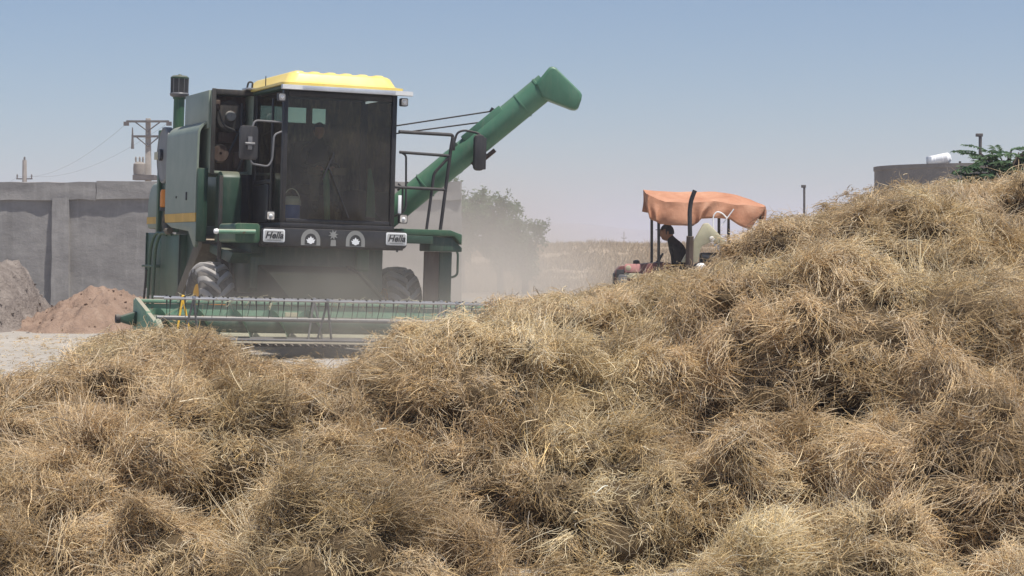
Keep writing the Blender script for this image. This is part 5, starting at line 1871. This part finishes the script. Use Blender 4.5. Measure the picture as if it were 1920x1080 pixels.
    lx = rng.uniform(-1, 1, nl) * (0.24 * ly + .8)
    lz = np.maximum(ground_z(lx, ly), 0)
    lx, ly = lx, ly
    infoot = (lz > 0.01) | ((ground_z(lx, ly) > -0.26) & (rng.random(nl) < .6))
    P = np.concatenate([P, np.stack([lx, ly, lz], -1)[infoot]])
    N = np.concatenate([N, np.tile([0, -.1, .99], (infoot.sum(), 1))])
    W = np.concatenate([W, rng.integers(0, len(C), infoot.sum())])
    ny_ = 2600                            # stalks blown over the yard in front of the machine
    yx, yy = rng.uniform(-9, 1, ny_), rng.uniform(17, 34, ny_)
    P = np.concatenate([P, np.stack([yx, yy, np.full(ny_, .006)], -1)])
    N = np.concatenate([N, np.tile([0, 0, 1.0], (ny_, 1))])
    W = np.concatenate([W, rng.integers(0, len(C), ny_)])
    # small-scale relief: wisps stand proud, hollows between them stay thin
    f1 = vnoise(P[:, 0] + .8 * P[:, 2], P[:, 1] * .7 + P[:, 2], 7.0, 51) + .6 * vnoise(P[:, 0] - .6 * P[:, 2], P[:, 1] * .7 + P[:, 2], 15.0, 52)
    P = P + N * (0.11 * f1)[:, None]
    kp = (f1 > -0.24) | (rng.random(len(P)) < 0.15)
    P, N, W, f1 = P[kp], N[kp], W[kp], f1[kp]
    nlock = len(P)
    # lock direction: along the forkful's lie, swirled, lifted off the body
    loose = rng.random(nlock) < np.where(W >= nbig, 0.24, 0.45)
    ax = AX[W] + np.where(loose, 1.5, 0.35)[:, None] * rng.normal(size=(nlock, 3))
    sw = np.stack([vnoise(P[:, 0] + 3 * P[:, 2], P[:, 1], 5.0, 31 + k) for k in range(3)], -1) * 2.2
    ax = ax + sw
    t = ax - (ax * N).sum(1)[:, None] * N
    t /= np.linalg.norm(t, axis=1)[:, None] + 1e-9
    lift = np.clip(rng.normal(0.16, 0.26, nlock) + .4 * f1, -0.25, 1.2)
    D = t * np.cos(lift)[:, None] + N * np.sin(lift)[:, None]
    llen = np.clip(rng.lognormal(math.log(0.066), 0.50, nlock), 0.03, 0.26)
    bend = np.stack([vnoise(P[:, 0] + P[:, 2], P[:, 1] + .5 * P[:, 2], 7.0, 61 + k) for k in range(3)], -1) * 1.0 + rng.normal(size=(nlock, 3)) * 0.3 - N * 0.35 + np.array([0, 0, -0.12])
    per = np.clip(rng.poisson(11, nlock), 3, 24)
    bun = rng.choice(nlock, 900, replace=False)          # straight pale bundles
    bright = np.zeros(nlock)
    per[bun] = rng.integers(22, 46, 900)
    llen[bun] = rng.uniform(.15, .30, 900)
    bend[bun] *= 0.35
    loose[bun] = False
    bright[bun] = rng.uniform(.2, 1.3, 900)
    tot = int(per.sum())
    L = np.repeat(np.arange(nlock), per)
    scale = (P[L, 1] / 11.5) ** 0.85
    root = P[L] + rng.normal(size=(tot, 3)) * np.where(loose[L], 0.032, 0.017)[:, None] - N[L] * rng.uniform(-0.012, 0.03, tot)[:, None]
    d = D[L] + rng.normal(size=(tot, 3)) * np.where(loose[L], 0.60, 0.22)[:, None]
    stray = rng.random(tot) < 0.035
    d[stray] = D[L][stray] + rng.normal(size=(stray.sum(), 3)) * 0.9 + N[L][stray] * 0.3
    d /= np.linalg.norm(d, axis=1)[:, None]
    ln = llen[L] * rng.uniform(0.6, 1.35, tot)
    bd = bend[L] + rng.normal(size=(tot, 3)) * 0.40
    K = 6
    s = np.linspace(0, 1, K)
    pts = root[:, None, :] + ln[:, None, None] * (d[:, None, :] * s[None, :, None] + bd[:, None, :] * (s * s)[None, :, None] * 0.55
                                                  + rng.normal(size=(tot, 1, 3)) * 0.035 * np.sin(s * 7)[None, :, None])
    pts[:, :, 2] = np.maximum(pts[:, :, 2], 0.004)
    tipx = 960 + FPX * pts[:, -1, 0] / pts[:, -1, 1]
    over = (455 - FPX * (pts[:, -1, 2] - EYE) / pts[:, -1, 1]) < np.interp(tipx, _cp, _cy) - rng.exponential(9, tot)
    pts[over] = pts[over][:, :1] + (pts[over] - pts[over][:, :1]) * np.array([.45, .45, .25])     # tops of the heap are trodden flat
    rad = (0.00072 + 0.00075 * rng.random(tot) ** 1.5) * scale
    thick = rng.random(tot) < 0.025
    rad[thick] *= 2.1
    prof = np.array([0.8, 1.0, 1.0, 1.0, 0.8, 0.45])
    radii = rad[:, None] * prof[None, :]
    # colour of each stalk
    pal = np.array([[0.23, 0.160, 0.088], [0.41, 0.300, 0.172], [0.61, 0.462, 0.282], [0.77, 0.61, 0.40], [0.90, 0.765, 0.555]])
    tone = 1.85 + 0.55 * TONE[W][L] + 0.30 * rng.normal(size=nlock)[L] + 0.62 * rng.normal(size=tot) + 1.2 * vnoise(P[L, 0], P[L, 1] + P[L, 2], 1.1, 77)
    tone = np.clip(tone + bright[L] + 0.9 * thick + 0.4 * stray, 0, 3.999)
    k = np.floor(tone).astype(int)
    fr = (tone - k)[:, None]
    colr = pal[k] * (1 - fr) + pal[np.minimum(k + 1, 4)] * fr
    gr = np.clip(0.5 + 1.4 * vnoise(P[:, 0], P[:, 1], 1.7, 90) + 0.25 * rng.normal(size=nlock), 0, 1)[L][:, None]
    colr = colr * (np.array([1.0, 0.965, 0.92]) * (1 - gr) + np.array([0.965, 0.985, 0.90]) * gr)
    hv = rng.normal(size=(tot, 1))
    colr = np.clip(colr * (1 + hv * np.array([0.05, 0.0, -0.11])), 0.02, 0.95)
    old = rng.random(tot) < 0.08                          # weathered grey and brown pieces
    colr[old] = np.array([0.23, 0.19, 0.145]) * rng.uniform(.5, 1.5, (old.sum(), 1))
    cu = bpy.data.hair_curves.new('stalks')
    cu.add_curves([K] * tot)
    cu.attributes['position'].data.foreach_set('vector', pts.astype(np.float32).ravel())
    ra = cu.attributes.get('radius') or cu.attributes.new('radius', 'FLOAT', 'POINT')
    ra.data.foreach_set('value', radii.astype(np.float32).ravel())
    ca = cu.attributes.new('straw', 'FLOAT_COLOR', 'CURVE')
    ca.data.foreach_set('color', np.concatenate([colr, np.ones((tot, 1))], 1).astype(np.float32).ravel())
    cu.materials.append(M['straw'])
    o = bpy.data.objects.new('stalks', cu)
    COL.objects.link(o)
    o.parent = heap_o
    o['kind'] = 'stuff'
    print('straw stalks', tot, 'locks', nlock)
    return heap_o


make_hay()


def dry_grass():
    """standing dry weeds on the bank across the field"""
    rng = np.random.default_rng(8)
    nt = 5200
    y = 64 + 75 * rng.random(nt) ** 1.3
    x = rng.uniform(-0.06, 0.10, nt) * y
    dens = vnoise(x, y, 0.35, 12) > -0.12
    x, y = x[dens], y[dens]
    z = np.array([bank(a, b) for a, b in zip(x, y)])
    per = 12
    n = len(x) * per
    L = np.repeat(np.arange(len(x)), per)
    h = (rng.uniform(.10, .30, len(x)) * (1 + .6 * (rng.random(len(x)) < .1)))[L] * rng.uniform(.5, 1.2, n)
    root = np.stack([x[L] + rng.normal(0, .12, n), y[L] + rng.normal(0, .12, n), z[L] - 0.02], -1)
    d = np.stack([rng.normal(0, .5, n), rng.normal(0, .5, n), np.ones(n)], -1)
    s = np.linspace(0, 1, 3)
    pts = root[:, None] + d[:, None] * (h[:, None] * s)[:, :, None]
    cu = bpy.data.hair_curves.new('dry_grass')
    cu.add_curves([3] * n)
    cu.attributes['position'].data.foreach_set('vector', pts.astype(np.float32).ravel())
    ra = cu.attributes.get('radius') or cu.attributes.new('radius', 'FLOAT', 'POINT')
    ra.data.foreach_set('value', np.tile([0.012, .009, .003], n).astype(np.float32))
    c = np.array([0.42, 0.32, 0.20])[None] * rng.uniform(.55, 1.25, n)[:, None]
    ca = cu.attributes.new('straw', 'FLOAT_COLOR', 'CURVE')
    ca.data.foreach_set('color', np.concatenate([c, np.ones((n, 1))], 1).astype(np.float32).ravel())
    cu.materials.append(M['straw'])
    o = bpy.data.objects.new('dry_grass', cu)
    COL.objects.link(o)
    tag(o, 'sparse dry tan weeds covering the bank behind the tractor', 'grass', None, 'stuff')


dry_grass()

# ------------------------------------------------------------------ haze and the dust the machine raises
def volume_mat(name, color, density, aniso=0.25):
    m = bpy.data.materials.new(name)
    m.use_nodes = True
    nt = m.node_tree
    for n in list(nt.nodes):
        nt.nodes.remove(n)
    out = nt.nodes.new("ShaderNodeOutputMaterial")
    v = nt.nodes.new("ShaderNodeVolumePrincipled")
    v.inputs["Color"].default_value = (*color, 1)
    v.inputs["Density"].default_value = density
    v.inputs["Anisotropy"].default_value = aniso
    nt.links.new(v.outputs[0], out.inputs["Volume"])
    return m, nt, v


hm, _, _ = volume_mat('pale_haze', (0.84, 0.85, 0.97), 0.0008, 0.3)
hz = MB().box(-4600, 4600, -1600, 4600, -1.0, 38).build('haze', hm, smooth=False)
tag(hz, 'thin pale haze over the whole plain', 'haze', None, 'stuff')


def dust():
    m, nt, v = volume_mat('raised_dust', (0.78, 0.72, 0.65), 0.0, 0.2)
    tc = nt.nodes.new("ShaderNodeTexCoord")
    geo = nt.nodes.new("ShaderNodeNewGeometry")
    def gauss(c, r, amp):
        a = nt.nodes.new("ShaderNodeVectorMath"); a.operation = 'SUBTRACT'
        nt.links.new(geo.outputs["Position"], a.inputs[0]); a.inputs[1].default_value = c
        b = nt.nodes.new("ShaderNodeVectorMath"); b.operation = 'DIVIDE'
        nt.links.new(a.outputs[0], b.inputs[0]); b.inputs[1].default_value = r
        l = nt.nodes.new("ShaderNodeVectorMath"); l.operation = 'DOT_PRODUCT'
        nt.links.new(b.outputs[0], l.inputs[0]); nt.links.new(b.outputs[0], l.inputs[1])
        e = nt.nodes.new("ShaderNodeMath"); e.operation = 'MULTIPLY'; e.inputs[1].default_value = -1
        nt.links.new(l.outputs["Value"], e.inputs[0])
        x = nt.nodes.new("ShaderNodeMath"); x.operation = 'EXPONENT'
        nt.links.new(e.outputs[0], x.inputs[0])
        k = nt.nodes.new("ShaderNodeMath"); k.operation = 'MULTIPLY'; k.inputs[1].default_value = amp
        nt.links.new(x.outputs[0], k.inputs[0])
        return k.outputs[0]
    gs = [gauss(*g) for g in DUST_PUFFS]
    s = gs[0]
    for g in gs[1:]:
        a = nt.nodes.new("ShaderNodeMath"); a.operation = 'ADD'
        nt.links.new(s, a.inputs[0]); nt.links.new(g, a.inputs[1])
        s = a.outputs[0]
    nz = nt.nodes.new("ShaderNodeTexNoise")
    nz.inputs["Scale"].default_value = 0.55
    nz.inputs["Detail"].default_value = 3
    nt.links.new(geo.outputs["Position"], nz.inputs["Vector"])
    f = maprange(nt, nz.outputs["Fac"], 0.32, 0.68, 0.25, 1.6)
    a = nt.nodes.new("ShaderNodeMath"); a.operation = 'MULTIPLY'
    nt.links.new(s, a.inputs[0]); nt.links.new(f, a.inputs[1])
    nt.links.new(a.outputs[0], v.inputs["Density"])
    o = MB().box(-6.5, 5.5, 25.2, 60.0, 0.02, 4.6).build('dust_cloud', m, smooth=False)
    tag(o, 'tan dust cloud hanging around the combine and in front of the trees', 'dust', None, 'stuff')


DUST_PUFFS = [((-1.2, 44.0, 0.9), (2.4, 9.0, 1.45), 0.115),
              ((0.3, 50.0, 0.5), (2.0, 8.0, 0.9), 0.05),
              ((-2.1, 27.9, 0.45), (1.5, 1.0, 0.60), 0.55)]
dust()
